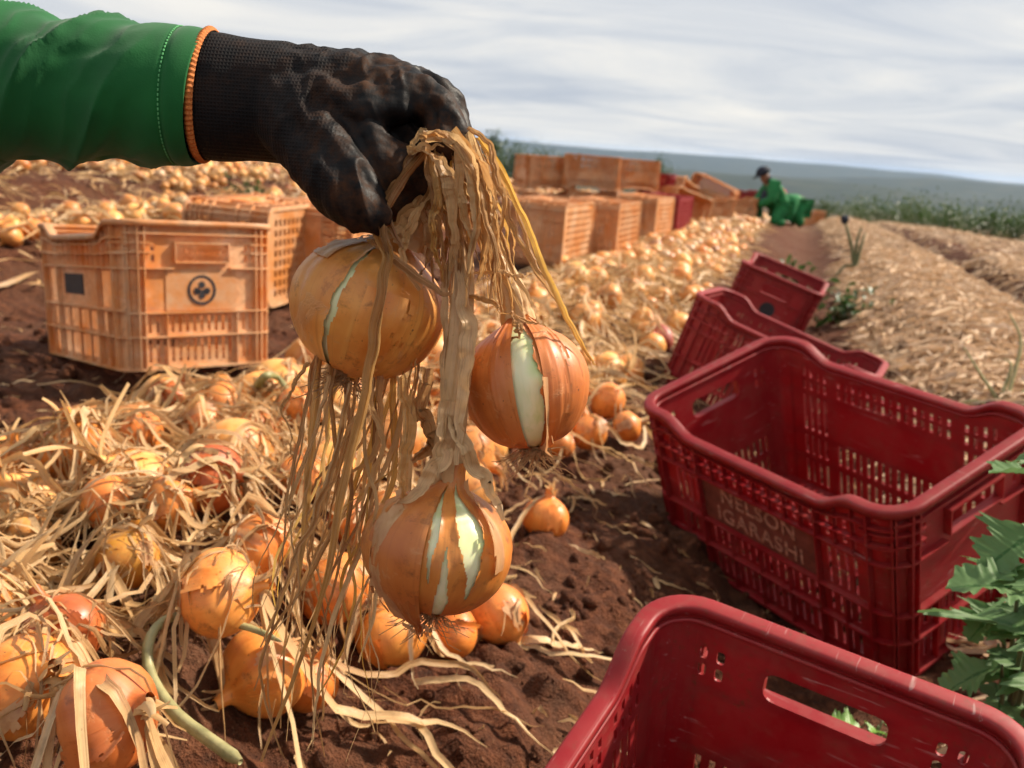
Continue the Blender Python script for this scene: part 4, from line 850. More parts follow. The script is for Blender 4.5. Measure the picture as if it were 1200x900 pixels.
# ------------------------------------------------------------------ people in the field
def skinned(name, pts, edges, rad, mat, parent, sub=2, root=0):
    me = bpy.data.meshes.new(name); me.from_pydata([tuple(p) for p in pts], edges, []); o = obj(name, me, parent); me.materials.append(mat)
    m1 = o.modifiers.new('skin', 'SKIN'); m1.use_smooth_shade = True; sv = me.skin_vertices
    if not sv:
        bm = bmesh.new(); bm.from_mesh(me); bm.verts.layers.skin.verify(); bm.to_mesh(me); bm.free(); sv = me.skin_vertices
    for i, r in enumerate(rad): sv[0].data[i].radius = (r, r) if isinstance(r, (int, float)) else r; sv[0].data[i].use_root = (i == root)
    m2 = o.modifiers.new('sub', 'SUBSURF'); m2.levels = sub; m2.render_levels = sub
    me2 = bpy.data.meshes.new_from_object(o.evaluated_get(bpy.context.evaluated_depsgraph_get())); o.modifiers.clear(); o.data = me2; me2.name = name
    for p in me2.polygons: p.use_smooth = True
    return o
def head_parts(t, c, fwd, capmat, s=1.0):
    """cap with a brim on a head at c that looks along fwd"""
    f = unit(np.array(fwd, float)); sd = unit(np.cross((0, 0, 1), f)); up = np.cross(f, sd); Rm = np.stack([f, sd, up], 1)
    V = icoV * (.118, .098, .115) * s; V = V[:, :]; V[:, 2] = np.maximum(V[:, 2], -.02 * s); mb = MB(); mb.add(V @ Rm.T + c + up * .03 * s, icoF)
    n = 12; a = np.linspace(-1.2, 1.2, n); inn = np.stack([.09 * np.cos(a), .095 * np.sin(a), np.full(n, .02)], 1) * s; outr = np.stack([.09 * np.cos(a) + .09 * np.cos(a) ** .5, .10 * np.sin(a), np.full(n, -.005)], 1) * s
    V = np.vstack([inn, outr, outr - (0, 0, .008), inn - (0, 0, .008)]).reshape(4, n, 3); mb.add(V.reshape(-1, 3) @ Rm.T + c + up * .03 * s, gridfaces(4, n, wrap_n=True)); mb.build('cap', capmat, t, True)
b0 = px(905, 262, 12.2); b0[2] = float(gmacro(b0[0], b0[1])) + .02
t = tag(empty('person', b0, yaw(-8) * .84), 'crouching worker in green workwear and dark cap sorting onions by the crates', 'person')
# local: x right in the picture, y away from it
J = dict(hip=(.10, 0, .26), waist=(.05, 0, .38), chest=(-.06, 0, .54), neck=(-.16, 0, .66), head=(-.23, -.02, .74), htop=(-.26, -.02, .83), sl=(-.07, -.17, .60), sr=(-.10, .17, .60), el=(-.08, -.24, .38), er=(-.22, .22, .40), wl=(-.27, -.12, .28), wr=(-.32, .08, .26), fl=(-.34, -.10, .22), fr=(-.38, .06, .21), hl=(.11, -.11, .24), hr=(.08, .11, .26), kl=(-.02, -.20, .06), kr=(-.26, .17, .40), al=(.17, -.15, .05), ar=(-.20, .16, .05), tl=(.25, -.15, .03), tr=(-.34, .16, .03))
ks = list(J); ed = [('hip', 'waist'), ('waist', 'chest'), ('chest', 'neck'), ('neck', 'head'), ('head', 'htop'), ('chest', 'sl'), ('sl', 'el'), ('el', 'wl'), ('wl', 'fl'), ('chest', 'sr'), ('sr', 'er'), ('er', 'wr'), ('wr', 'fr'), ('hip', 'hl'), ('hl', 'kl'), ('kl', 'al'), ('al', 'tl'), ('hip', 'hr'), ('hr', 'kr'), ('kr', 'ar'), ('ar', 'tr')]
rb = dict(hip=.12, waist=.11, chest=.13, neck=.055, head=.085, htop=.07, sl=.06, sr=.06, el=.042, er=.042, wl=.03, wr=.03, fl=.035, fr=.035, hl=.09, hr=.09, kl=.06, kr=.06, al=.045, ar=.045, tl=.035, tr=.035)
J['neck'] = (-.15, 0, .63); J['head'] = (-.21, -.02, .69); J['htop'] = (-.235, -.02, .78)
skinned('body', [J[k] for k in ks], [(ks.index(a), ks.index(b)) for a, b in ed], [rb[k] for k in ks], MAT['skin'], t)
def sub_skin(name, keys, extra, mat, parent, Jd, edl, rbd):
    skinned(name, [Jd[k] for k in keys], [(keys.index(a), keys.index(b)) for a, b in edl if a in keys and b in keys], [rbd[k] + extra for k in keys], mat, parent)
sub_skin('jacket', ['hip', 'waist', 'chest', 'sl', 'el', 'wl', 'sr', 'er', 'wr', 'neck'], .034, MAT['cloth_green'], t, J, ed, rb)
sub_skin('trousers', ['hip', 'hl', 'kl', 'al', 'hr', 'kr', 'ar'], .028, MAT['cloth_green'], t, J, ed, rb)
skinned('neck_scarf', [(-.10, 0, .60), (-.17, -.005, .68), (-.20, -.01, .71)], [(0, 1), (1, 2)], [.085, .075, .085], MAT['cloth_navy'], t)
skinned('apron', [(-.16, 0, .54), (-.15, -.02, .38), (-.16, -.03, .25)], [(0, 1), (1, 2)], [(.05, .12), (.07, .13), (.05, .10)], MAT['cloth_navy'], t)
for k in ('l', 'r'): skinned('glove', [J['w' + k], J['f' + k], np.array(J['f' + k]) + (-.04, 0, -.03)], [(0, 1), (1, 2)], [.04, .045, .03], MAT['cloth_navy'], t)
head_parts(t, np.array((-.225, -.02, .735)), (-1, -.15, -.55), MAT['cloth_navy'])
b0 = px(924, 262, 14.5); b0[2] = float(gmacro(b0[0], b0[1])) - .02
t = tag(empty('person', b0, yaw(10)), 'stooping worker in green with a red cap beyond the crouching one', 'person')
J2 = dict(hip=(.22, 0, .48), waist=(.10, 0, .55), chest=(-.08, 0, .57), neck=(-.20, 0, .57), head=(-.29, 0, .60), htop=(-.35, 0, .64), sl=(-.10, -.17, .53), sr=(-.10, .17, .53), el=(-.14, -.21, .32), er=(-.14, .21, .32), wl=(-.20, -.14, .14), wr=(-.2, .12, .14), fl=(-.22, -.12, .07), fr=(-.22, .10, .07), hl=(.24, -.10, .45), hr=(.24, .10, .45), kl=(.08, -.14, .28), kr=(.10, .14, .28), al=(.26, -.12, .06), ar=(.26, .12, .06), tl=(.14, -.13, .03), tr=(.14, .13, .03))
J2 = {k: (v[0] * .6, v[1], v[2] * .70) for k, v in J2.items()}
skinned('body', [J2[k] for k in ks], [(ks.index(a), ks.index(b)) for a, b in ed], [rb[k] for k in ks], MAT['skin'], t)
sub_skin('jacket', ['hip', 'waist', 'chest', 'sl', 'el', 'wl', 'sr', 'er', 'wr', 'neck'], .034, MAT['cloth_green'], t, J2, ed, rb); sub_skin('trousers', ['hip', 'hl', 'kl', 'al', 'hr', 'kr', 'ar'], .028, MAT['cloth_green'], t, J2, ed, rb)
skinned('neck_scarf', [(-.10, 0, .40), (-.15, 0, .415)], [(0, 1)], [.08, .085], MAT['cloth_navy'], t); head_parts(t, np.array((-.20, 0, .45)), (-1, 0, -.5), MAT['cloth_red'])

# ------------------------------------------------------------------ the arm in the foreground
wrist0 = px(240, 112, .60)
arm = tag(empty('person', wrist0), 'outstretched arm in green sleeve and dirty black glove gripping dry onion leaves', 'person')
XA = RT; ZA = UP; YA = FW
def loft(sections, n):
    """sections: centre, half height, half depth (in camera-facing frame), with axis tilt"""
    Vs = []; a = np.linspace(0, 2 * np.pi, n, endpoint=False)
    for (c, hh_, hd_, lean) in sections:
        up_ = ZA * math.cos(lean) + XA * math.sin(lean); Vs.append(np.asarray(c) + np.cos(a)[:, None] * up_ * hh_ + np.sin(a)[:, None] * YA * hd_)
    return np.array(Vs)
k6 = .60 / FPX
# sleeve: top and bottom outline read at the wrist side, then on to elbow and shoulder out of frame
top = [(254, 40), (215, 33), (170, 28), (130, 25), (85, 24), (60, 15), (22, 11), (0, -2), (-40, -14), (-120, -20), (-220, -10), (-300, 0)]
bot = [(228, 191), (200, 193), (160, 192), (120, 191), (80, 190), (50, 190), (10, 190), (0, 191), (-40, 194), (-120, 200), (-220, 215), (-300, 230)]
ctr = []
for i, ((x0, y0), (x1, y1)) in enumerate(zip(top, bot)):
    d = .60 + max(0, -x0) * .00018; c = px((x0 + x1) / 2, (y0 + y1) / 2, d); hh_ = math.hypot(x0 - x1, y0 - y1) / 2 * d / FPX; ctr.append((*c, hh_, hh_ * .86, math.atan2(x0 - x1, y1 - y0)))
e_ = px(-360, 60, .70); ctr.append((*e_, .068, .062, .35)); e_ = px(-470, -130, .76); ctr.append((*e_, .075, .07, .9)); e_ = px(-560, -330, .80); ctr.append((*e_, .09, .085, 1.1)); e_ = px(-600, -480, .84); ctr.append((*e_, .10, .10, 1.25))
cc = catmull(np.array(ctr), 220); ns_ = 96; V = loft([(q[:3], q[3], q[4], q[5]) for q in cc], ns_)
s_len = np.concatenate([[0], np.cumsum(np.linalg.norm(np.diff(cc[:, :3], axis=0), axis=1))]); Sg, Ag = np.meshgrid(s_len, np.linspace(0, 2 * np.pi, ns_, endpoint=False), indexing='ij')
nrm = unit(V - cc[:, None, :3]); wv = fbm(Sg * 14, np.cos(Ag) * 1.2 + np.sin(Ag) * .8 + 4, 61, 3)
back = np.where(Ag > np.pi, Ag - 2 * np.pi, Ag)      # 0 at top, negative = towards camera
ph = Sg * 118 + back * 3.0 + wv * 2.6
fold = (1 - np.abs(np.sin(ph * .5)) ** .6) + .22 * (1 - np.abs(np.sin(ph * 1.1 + 1.3 + wv * 2)) ** .7) ; amp = .0105 * sstep(.018, .055, Sg) * (.55 + .6 * vno(Sg * 25, np.sin(Ag) + np.cos(Ag) * 2 + 3, 67))
fine_ = fbm(Sg * 45 + back * 2, np.cos(Ag) * 3 + np.sin(Ag) * 2, 71, 3) * .0016
V = V + nrm * (fold * amp - amp * .45 + fine_ * sstep(.01, .03, Sg))[..., None]
hem = (np.exp(-((Sg - .0155) / .0016) ** 2) * -.0012 + np.exp(-((Sg - .008) / .006) ** 2) * .0008); V = V + nrm * hem[..., None]
inner = np.stack([cc[0, :3] + (V[0] - cc[0, :3]) * .97 + XA * -.001, cc[0, :3] + (V[0] - cc[0, :3]) * .93 - XA * .012, cc[0, :3] + (V[0] - cc[0, :3]) * .9 - XA * .03])
V = np.concatenate([inner[::-1], V]) - wrist0
sleeve = obj('sleeve', npmesh('sleeve', V.reshape(-1, 3), gridfaces(len(V), ns_, wrap_m=True), MAT['sleeve']), arm)
mb = MB()
for row in (19,):      # hem stitches
    ri = int(np.argmin(np.abs(s_len - .0155))) + 3; ring = V[ri]; nr_ = unit(ring - ring.mean(0))
    for j in range(0, ns_, 1):
        a, b = ring[j] + nr_[j] * .0006, ring[(j + 1) % ns_] + nr_[(j + 1) % ns_] * .0006; c = a * .5 + b * .5; dv = (b - a) * .3; VV, FF = tubes([c - dv, c, c + dv], [.0004, .0005, .0004], 5); mb.add(VV, FF)
mb.build('stitching', MAT['thread'], sleeve)
# glove: wrist, palm, thumb and four curled fingers merged into one skin
mb = MB()
def capsule(pts, rads, n=28, sides=16, sq=1.0):
    P = catmull(pts, n); r = np.interp(np.linspace(0, len(pts) - 1, n), np.arange(len(pts)), rads); T = unit(P[0] - P[1]); T2 = unit(P[-1] - P[-2])
    caps0 = [P[0] + T * r[0] * math.sin(q) for q in (1.2, .7)]; caps1 = [P[-1] + T2 * r[-1] * math.sin(q) for q in (.7, 1.2)]
    P = np.vstack([caps0, P, caps1]); r = np.concatenate([[r[0] * math.cos(1.2), r[0] * math.cos(.7)], r, [r[-1] * math.cos(.7), r[-1] * math.cos(1.2)]])
    V, F = tubes(P, r, sides); k = len(P); c0 = len(V); V = np.vstack([V, [P[0], P[-1]]]); F = np.vstack([F, [[c0, (j + 1) % sides, j, j] for j in range(sides)], [[c0 + 1, (k - 1) * sides + j, (k - 1) * sides + (j + 1) % sides, (k - 1) * sides + (j + 1) % sides] for j in range(sides)]]); mb.add(V - wrist0, F)
pal = [(205, 112, 66, .030, 0), (235, 113, 73, .032, 0), (262, 115, 75, .034, 0), (300, 118, 71, .034, 0), (335, 122, 70, .036, .05), (365, 127, 68, .038, .1), (400, 124, 60, .040, .15), (435, 118, 50, .041, .2), (465, 117, 38, .041, .25), (488, 120, 27, .040, .3), (500, 124, 14, .032, .3)]
sec = catmull(np.array([[*px(x, y, .602), h_ * k6, d_, ln_] for (x, y, h_, d_, ln_) in pal]), 50); Vp = loft([(q[:3], q[3], q[4], q[5]) for q in sec], 40) - wrist0
nV = len(Vp) * 40; Vp2 = np.vstack([Vp.reshape(-1, 3), [Vp[0].mean(0), Vp[-1].mean(0)]]); mb.add(Vp2, np.vstack([gridfaces(len(Vp), 40, wrap_m=True), [[nV, (j + 1) % 40, j, j] for j in range(40)], [[nV + 1, (len(Vp) - 1) * 40 + j, (len(Vp) - 1) * 40 + (j + 1) % 40, (len(Vp) - 1) * 40 + (j + 1) % 40] for j in range(40)]]))
for (d, dx, dy, rr_, ex) in ((.571, 0, 0, .0125, 1.0), (.593, 4, -6, .0125, 1.08), (.614, 0, -2, .0122, 1.04), (.634, -8, 6, .0108, .86)):
    K = (474 + dx, 108 + dy); capsule([px(K[0] - 40, K[1] + 4, d), px(*K, d), px(K[0] + 38 * ex, K[1] + 22, d), px(K[0] + 48 * ex, K[1] + 52 * ex, d), px(K[0] + 36 * ex, K[1] + 92 * ex, d), px(K[0] + 8, K[1] + 112 * ex, d + .002), px(K[0] - 18, K[1] + 108 * ex, d + .003)], [.013, .0145, rr_ * 1.05, rr_ * 1.12, rr_ * .98, rr_ * .95, rr_ * .85])
capsule([px(345, 130, .588), px(372, 168, .567), px(396, 205, .553), px(418, 234, .548), px(436, 252, .547)], [.029, .0255, .021, .0175, .013])     # thumb
capsule([px(370, 130, .575), px(420, 130, .567), px(462, 125, .565)], [.024, .017, .013])     # web between thumb and index
capsule([px(400, 150, .59), px(430, 185, .595), px(455, 215, .60), px(462, 235, .60)], [.026, .026, .022, .016])     # closed palm behind the thumb
capsule([px(405, 160, .572), px(435, 182, .566), px(468, 202, .566), px(482, 214, .57)], [.020, .019, .017, .012])
capsule([px(412, 212, .570), px(445, 234, .570), px(474, 230, .576)], [.019, .0165, .013])
capsule([px(430, 130, .60), px(462, 155, .598), px(486, 185, .598), px(480, 205, .60)], [.020, .022, .022, .016])
gl = mb.build('glove', MAT['glove'], arm, True)
md = gl.modifiers.new('r', 'REMESH'); md.mode = 'VOXEL'; md.voxel_size = .0014; ms = gl.modifiers.new('s', 'SMOOTH'); ms.iterations = 7; ms.factor = .5
me = bpy.data.meshes.new_from_object(gl.evaluated_get(bpy.context.evaluated_depsgraph_get())); gl.modifiers.clear(); gl.data = me; me.name = 'glove'
n = len(me.vertices); co = np.zeros(n * 3, np.float32); me.vertices.foreach_get('co', co); no_ = np.zeros(n * 3, np.float32); me.vertices.foreach_get('normal', no_); co = co.reshape(-1, 3); no_ = no_.reshape(-1, 3)
lx, lz = co @ RT, co @ UP; ly = co @ FW; hand = sstep(.04, .08, lx)
wr_ = fbm(lx * 45 - lz * 25, lz * 45 + ly * 60, 81, 3) * .0075 + (np.abs(fbm(lx * 70 + lz * 30 + 4, lz * 20 - lx * 45 + ly * 40, 83, 2)) * -.013 + .0015)
thumbf = np.sin((lx * .75 + lz * .65) * 330 + 3 * fbm(lx * 30, lz * 30, 87, 2)) * .0011 * np.exp(-(((lx - .095) / .03) ** 2 + ((lz + .035) / .03) ** 2))
co = co + no_ * ((wr_ * hand + thumbf + fbm(lx * 40, lz * 30 + ly * 30, 89, 2) * .003 * (1 - hand)))[:, None]
me.vertices.foreach_set('co', co.astype(np.float32).ravel()); me.update(); me.polygons.foreach_set('use_smooth', np.ones(len(me.polygons), bool))
if not me.materials: me.materials.append(MAT['glove'])
# orange elastic edge of the glove, ribbed
sc_ = catmull(np.array([[*px(x, y, .601), h_ * k6, d_, ln_] for (x, y, h_, d_, ln_) in ((238, 112, 75, .0335, .12), (243, 112, 75.5, .0338, .12), (248, 113, 75, .0335, .12))]), 9); Vt = loft([(q[:3], q[3] + .0016 * math.sin(math.pi * i / 8), q[4] + .0016 * math.sin(math.pi * i / 8), q[5]) for i, q in enumerate(sc_)], 160)
rib = (np.arange(160) % 2 * 2 - 1) * .00035; cen_ = Vt.mean(1, keepdims=True); Vt = Vt + unit(Vt - cen_) * rib[None, :, None]
obj('cuff_trim', npmesh('cuff_trim', (Vt - wrist0).reshape(-1, 3), gridfaces(9, 160, wrap_m=True), MAT['trim'], False), gl)

# ------------------------------------------------------------------ the three onions in the hand
def hero_onion(cx_, cy_, d, wpx, flat, ang, outw, seed, mat, tint, label, gaps):
    P = px(cx_, cy_, d); r = wpx / 2 * d / FPX; Rm = frame_from(cam_axis(ang, outw)); t = tag(empty('onion', P, Rm), label, 'onion', 'onions held in the glove'); t['bulb_seed'] = seed
    fl = obj('bulb', bulb_mesh('bulb', 96, 72, r * .985, flat, seed, MAT['flesh'], .055), t)
    nu, nv = 360, 190; V, A, H = bulb_grid(nu, nv, r, flat, seed, .055); F = gridfaces(nv, nu, wrap_m=True); rg_ = np.random.default_rng(seed)
    V = V * (1 + .008 * fbm(A * 9, H * 14 + seed, seed, 3) + .004 * fbm(A * 30, H * 6 + seed, seed + 2, 3))[..., None]
    for (h0, h1, a0, a1, w0, w1, w2) in gaps:
        q = np.clip((H - h0) / (h1 - h0), 0, 1); c = R(a0) + (R(a1) - R(a0)) * q + .05 * fbm(H * 16, H * 0 + seed, 5, 3); w_ = R(1) * np.where(q < .5, w0 + (w1 - w0) * q * 2, w1 + (w2 - w1) * (q * 2 - 1)); dl = np.abs((A - c + np.pi) % (2 * np.pi) - np.pi) - w_ / 2
        V = V * (1 + (.028 * np.exp(-np.clip(dl, 0, 9) / .05) * (.5 + vno(H * 18, A * 0 + seed, 4)) * sstep(h0 - .05, h0 + .08, H) * (1 - sstep(h1 - .08, h1 + .05, H))))[..., None]
    fa = A[:-1].ravel(); fh = H[:-1].ravel(); keep = np.ones(len(F), bool)
    for (h0, h1, a0, a1, w0, w1, w2) in gaps:      # opening between heights, centre longitude from/to (deg), width at both ends and middle (deg)
        q = np.clip((fh - h0) / (h1 - h0), 0, 1); c = R(a0) + (R(a1) - R(a0)) * q + .05 * fbm(fh * 16, fh * 0 + seed, 5, 3); w_ = R(1) * np.where(q < .5, w0 + (w1 - w0) * q * 2, w1 + (w2 - w1) * (q * 2 - 1)) * (1 + .8 * fbm(fh * 24, fh * 0 + seed + 3, 9, 3))
        dl = np.abs((fa - c + np.pi) % (2 * np.pi) - np.pi); keep &= ~((dl < w_ / 2) & (fh > h0) & (fh < h1))
    o = obj('outer_skin', npmesh('outer_skin', V.reshape(-1, 3), F[keep], MAT[mat]), t); o.color = (*tint, 1)
    mb = MB(); root_tuft(mb, r, flat, 90, rg_, .026); mb.build('roots', MAT['root'], t)
    return t, P, Rm, r, flat
def skin_flap(hero, h0, h1, a0, a1, lift, mat, seed, tint=(1, 1, 1), hinge='left', off=.001):
    t, P, Rm, r, flat = hero; V, A, H = bulb_grid(26, 26, r, flat, t['bulb_seed'], .055, h0, h1, R(a0), R(a1), False, off); q = (A - R(a0)) / (R(a1) - R(a0)); g = (H - h0) / (h1 - h0)
    f = {'left': q, 'right': 1 - q, 'top': 1 - g, 'bottom': g}[hinge]; nn = unit(V); n_ = fbm(q * 5, g * 5 + seed, seed, 3)
    V = V + nn * (lift * f ** 2 * (1 + .8 * n_) + .0012 * n_)[..., None]; sh = (f ** 2 * lift * 1.2)[..., None] * np.array([{'left': -1, 'right': 1, 'top': 0, 'bottom': 0}[hinge], 0, {'left': 0, 'right': 0, 'top': -.9, 'bottom': .6}[hinge]]); V = V + sh
    F = gridfaces(26, 26); rag = fbm(np.repeat(np.arange(25), 25) * .35, np.tile(np.arange(25), 25) * .35, seed + 1, 3); ff = f[:-1, :-1].ravel(); keep = ff < .80 + rag * .9
    o = obj('loose_skin', npmesh('loose_skin', V.reshape(-1, 3), F[keep], MAT[mat]), t); o.color = (*tint, 1)
h1 = hero_onion(431, 362, .600, 187, .90, 70, 4, 901, 'onion_hero', (1.0, .97, .9), 'large golden onion with a green slit, held highest beneath the glove', [(.10, .80, 254, 264, 4, 4.5, .3)])
h2 = hero_onion(617, 452, .606, 146, 1.06, 97, -2, 902, 'onion_red', (1.05, .95, .9), 'copper onion with split skin showing pale flesh, held at the right', [(.06, .93, 271, 262, 22, 32, 8)])
h3 = hero_onion(514, 643, .588, 172, .90, 82, 6, 903, 'onion_hero', (.85, .70, .58), 'dirty onion with green and white streaks, lowest of the three held', [(.34, .84, 268, 266, .5, 9, .5), (.08, .50, 281, 279, 6, 11, .5), (.30, .86, 301, 295, 2, 26, 1)])
skin_flap(h2, .10, .42, 262, 292, .014, 'paper', 2, hinge='right'); skin_flap(h2, .15, .9, 284, 318, .004, 'onion_red', 4, (1.05, .9, .85), 'left', .0016); skin_flap(h2, .2, .9, 225, 258, .004, 'onion_red', 5, (1, .85, .8), 'right', .0014)
skin_flap(h3, .10, .62, 195, 240, .020, 'paper', 6, hinge='right'); skin_flap(h3, .40, .86, 306, 330, .005, 'paper', 7, hinge='right'); skin_flap(h3, .18, .85, 205, 262, .003, 'onion_red', 8, (.9, .8, .7), 'right', .0012); skin_flap(h3, .02, .3, 235, 262, .012, 'onion_red', 12, (.7, .6, .5), hinge='top')
skin_flap(h1, .55, .9, 190, 235, .003, 'paper', 9, hinge='right'); skin_flap(h1, .05, .5, 275, 320, .0025, 'onion_hero', 10, (.95, .85, .75), 'left', .0012)
# dry leaves of the bunch, drawn strand by strand (photo x, y, distance)
def strand(parent, pts, w0, tw=(0, 0), mat='straw_hero', taper=(.7, 1, .25), name='dry_leaf', seed=0, n=60, crease=.2, across=5, jit=1.0):
    rng = np.random.default_rng(seed + 1000); W = catmull([px(*p) for p in pts], n); t = np.linspace(0, 1, n); dm = np.mean([p[2] for p in pts]); w0 = w0 * (.72 if mat == 'straw_hero' else 1)
    W = W + jit * (np.stack([fbm(t * 9, t * 0 + seed, 3 + seed, 2), fbm(t * 9, t * 0 + seed + 7, 4 + seed, 2), fbm(t * 9, t * 0 + seed + 9, 5 + seed, 2)], 1) * .007 + np.stack([fbm(t * 30, t * 0 + seed, 13 + seed, 2), fbm(t * 30, t * 0 + seed + 7, 14 + seed, 2), fbm(t * 30, t * 0 + seed + 9, 15 + seed, 2)], 1) * .0022) * np.sin(np.pi * t)[:, None] ** .5
    wd = w0 * dm / FPX * np.interp(t, [0, .4, 1], taper) * (1 + .6 * fbm(t * 6, t * 0 + seed, 6, 3)); inv = parent.matrix_world.inverted(); L_ = np.array([inv @ Vector(p) for p in W]); fc = np.array(inv.to_3x3() @ Vector(-FW))
    tws = tw[0] + (tw[1] - tw[0]) * t + 2.4 * fbm(t * 6, t * 0 + seed, 8, 3)
    V, F = ribbons(L_[None], wd[None], fc, tws[None], crease, across, .30 if mat == 'straw_hero' else .18); return obj(name, npmesh(name, V, F, MAT[mat], mat != 'straw_hero', ruv(1, n, across)), parent)
bpy.context.view_layer.update()
T1, T2, T3 = h1[0], h2[0], h3[0]
# stem of the lowest onion
def stem(parent, pts, r0, r1, seed):
    W = catmull([px(*p) for p in pts], 60); t = np.linspace(0, 1, 60); inv = parent.matrix_world.inverted(); L_ = np.array([inv @ Vector(p) for p in W]); sd = 40
    r = (r0 + (r1 - r0) * t) * (1 + .12 * fbm(t * 14, t * 0, seed, 3)); V, F = tubes(L_, r, sd); V = V.reshape(60, sd, 3); a = np.linspace(0, 2 * np.pi, sd, endpoint=False)
    g = 1 + .16 * np.sin(a * 5 + 1)[None] + .10 * np.sin(a * 11 + t[:, None] * 5) + .10 * fbm(np.cos(a)[None] * 3 + 0 * t[:, None], t[:, None] * 30 + 0 * a[None], seed, 2); V = L_[:, None] + (V - L_[:, None]) * g[..., None]
    return obj('stem', npmesh('stem', V.reshape(-1, 3), F, MAT['stem']), parent)
stem(T3, [(530, 215, .578), (541, 300, .572), (540, 380, .572), (533, 460, .574), (526, 520, .580), (522, 572, .586)], .0052, .0092, 3)
for i, (pts, w_, tw) in enumerate((([(524, 470, .565), (520, 520, .565), (500, 565, .562), (462, 592, .556)], 26, (0, .5)), ([(530, 480, .568), (545, 530, .562), (575, 575, .565), (590, 610, .562)], 20, (0, -.5)), ([(535, 300, .564), (548, 380, .562), (540, 470, .563), (535, 545, .562)], 20, (.2, -.3)), ([(525, 310, .566), (520, 400, .566), (518, 500, .566), (512, 560, .56)], 12, (.3, .6)))): strand(T3, pts, w_, tw, 'stem', seed=i)
stem(T1, [(505, 205, .585), (498, 250, .590), (482, 290, .595)], .007, .013, 5); stem(T2, [(545, 200, .590), (575, 290, .595), (598, 340, .600), (606, 378, .605)], .005, .010, 7)
A1 = [  # leaves of the left onion
 ([(498, 178, .552), (470, 215, .548), (452, 252, .545), (455, 300, .545), (500, 335, .548), (528, 342, .55), (532, 300, .552), (520, 250, .553)], 17, (0, 1.2)),
 ([(446, 255, .545), (440, 268, .545), (455, 300, .543), (447, 350, .540), (438, 410, .540), (423, 480, .543), (405, 560, .548), (380, 680, .552), (345, 790, .556), (306, 893, .56)], 19, (0, .4)),
 ([(500, 170, .556), (478, 200, .553), (455, 245, .55), (470, 290, .55)], 22, (.3, -.4)), ([(495, 230, .56), (465, 262, .556), (448, 285, .55), (430, 282, .548)], 20, (.5, 0)),
 ([(510, 200, .56), (500, 250, .56), (505, 300, .56), (490, 325, .555)], 20, (0, .6)), ([(505, 225, .56), (482, 258, .556), (470, 300, .556), (492, 340, .553)], 15, (.2, 1.0))]
for i, (pts, w_, tw) in enumerate(A1): strand(T1, pts, w_, tw, seed=20 + i)
A2 = [  # leaves of the right onion
 ([(560, 160, .575), (590, 205, .572), (625, 285, .575), (655, 355, .58), (685, 410, .585), (697, 428, .587)], 13, (0, .3)), ([(552, 158, .57), (580, 215, .57), (605, 270, .572), (640, 340, .58), (672, 385, .585)], 11, (.3, -.2)),
 ([(548, 165, .566), (570, 230, .565), (595, 300, .57), (622, 360, .58), (640, 372, .58)], 11, (0, .6)), ([(540, 160, .562), (560, 205, .56), (575, 260, .562), (590, 320, .57), (612, 365, .58)], 13, (.2, -.4)),
 ([(565, 170, .58), (600, 240, .58), (630, 310, .585), (650, 345, .587)], 9, (0, 1)), ([(530, 152, .556), (548, 180, .553), (560, 230, .553), (566, 300, .556), (560, 330, .557)], 18, (0, .8)),
 ([(500, 160, .552), (530, 165, .547), (552, 200, .547), (556, 260, .549), (548, 320, .552)], 24, (-.3, .5)), ([(490, 172, .552), (512, 185, .547), (530, 225, .546), (535, 280, .548), (528, 318, .55)], 26, (.2, -.2)),
 ([(492, 160, .554), (515, 160, .549), (545, 180, .546), (566, 235, .548), (580, 300, .555), (577, 330, .557)], 16, (0, .9)), ([(505, 180, .55), (512, 230, .548), (508, 280, .551), (520, 330, .553)], 14, (.4, -.6)),
 ([(535, 165, .555), (540, 220, .551), (550, 280, .553), (545, 360, .556)], 15, (-.4, .5)), ([(548, 150, .56), (575, 175, .557), (590, 225, .558), (588, 280, .562), (605, 330, .57)], 12, (.6, -.2)),
 ([(555, 320, .566), (585, 318, .562), (610, 322, .562), (624, 320, .564)], 13, (.2, 1.4)), ([(548, 345, .566), (575, 355, .564), (605, 372, .568), (640, 382, .575)], 12, (0, .8)), ([(600, 365, .566), (610, 390, .562), (598, 400, .563)], 12, (0, .5)),
 ([(496, 150, .56), (480, 178, .55), (496, 170, .547), (520, 172, .547)], 11, (0, .5)), ([(556, 170, .56), (566, 240, .558), (596, 330, .566), (600, 372, .57)], 9, (.9, .1))]
for i, (pts, w_, tw) in enumerate(A2): strand(T2, pts, w_, tw, seed=50 + i)
rng = np.random.default_rng(12)
for i in range(44):      # more strands filling the gathered bundle
    x0 = rng.uniform(495, 562); x3 = np.interp(x0, [495, 562], [505, 610]) + rng.normal(0, 10); y3 = rng.uniform(300, 372); d = rng.uniform(.556, .585)
    strand(T2, [(x0, rng.uniform(150, 175), d), (x0 * .6 + x3 * .4 + rng.normal(4, 6), 215, d - .004), (x0 * .3 + x3 * .7 + rng.normal(3, 6), 270, d), (x3, y3, d + .006)], rng.uniform(4, 14), tuple(rng.normal(0, .9, 2)), seed=90 + i, n=50, across=3)
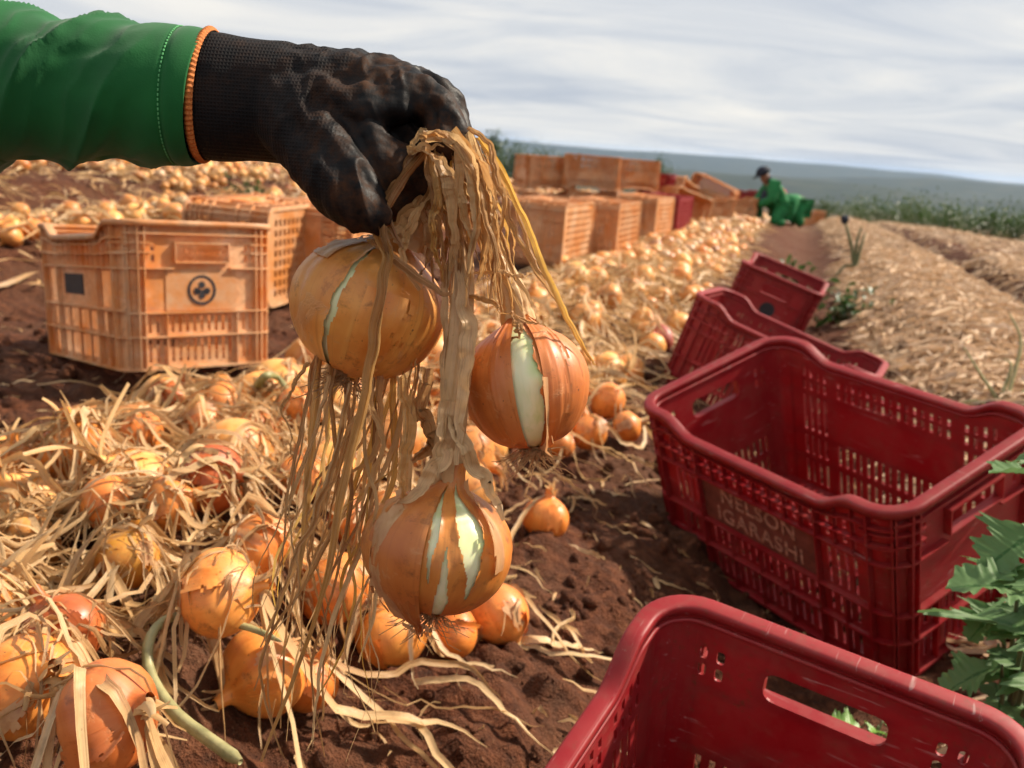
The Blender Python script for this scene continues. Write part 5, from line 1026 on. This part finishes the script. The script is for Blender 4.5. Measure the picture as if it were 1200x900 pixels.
bun = tag(empty('dry_leaf_bunch', px(420, 440, .60)), 'long bunch of brown and yellow dry leaves hanging below the left held onion', 'leaves'); bpy.context.view_layer.update()
for i in range(40):
    f = i / 39; x0 = 362 + 125 * rng.random(); d = rng.uniform(.575, .635); ln_ = rng.uniform(.35, 1.0) if x0 > 430 else rng.uniform(.55, 1.0); xe = np.interp(x0, [362, 487], [325, 420]) + rng.normal(0, 22); ye = 440 + 450 * ln_
    xm = x0 * .6 + xe * .4 + rng.normal(0, 12); strand(bun, [(x0 + 10, 400, d), (x0, 452, d), (xm + rng.normal(0, 8), 440 + (ye - 440) * .42, d - .004), (xe + rng.normal(0, 14), 440 + (ye - 440) * .75, d), (xe + rng.normal(-8, 16), ye, d)], rng.uniform(3, 13), tuple(rng.normal(0, 1.3, 2)), seed=140 + i, n=70, across=3 if i % 3 else 5, crease=.4)
for i, (pts, w_, tw) in enumerate((([(362, 425, .57), (345, 450, .565), (333, 480, .565), (342, 520, .567), (338, 545, .567)], 9, (0, 2)), ([(470, 440, .575), (478, 500, .572), (470, 560, .575), (478, 590, .575)], 20, (0, .8)), ([(500, 430, .58), (492, 480, .575), (505, 520, .575), (482, 540, .575)], 30, (.2, 1.2)), ([(430, 450, .57), (428, 540, .568), (440, 600, .567), (432, 720, .57), (440, 790, .572), (405, 893, .575)], 8, (0, 2)), ([(410, 450, .57), (385, 560, .568), (352, 640, .566), (322, 715, .566)], 12, (.2, .8)), ([(385, 440, .57), (372, 500, .566), (340, 600, .565), (352, 690, .567), (318, 745, .57)], 9, (0, 2.4)))): strand(bun, pts, w_, tw, seed=230 + i)

# ------------------------------------------------------------------ haze
def haze():
    s = NT('haze_air'); v = s.n('VolumePrincipled'); v.inputs['Color'].default_value = (.50, .70, 1.0, 1); v.inputs['Density'].default_value = 3.2e-5; v.inputs['Anisotropy'].default_value = .2
    s.t.links.new(v.outputs[0], s.out.inputs['Volume'])
    mb = MB(); mb.box((0, 0, -60), (46000, 46000, 260)); o = mb.build('haze', s.m); tag(o, 'pale blue air between the field and the far hills', 'haze', kind='stuff')
haze()
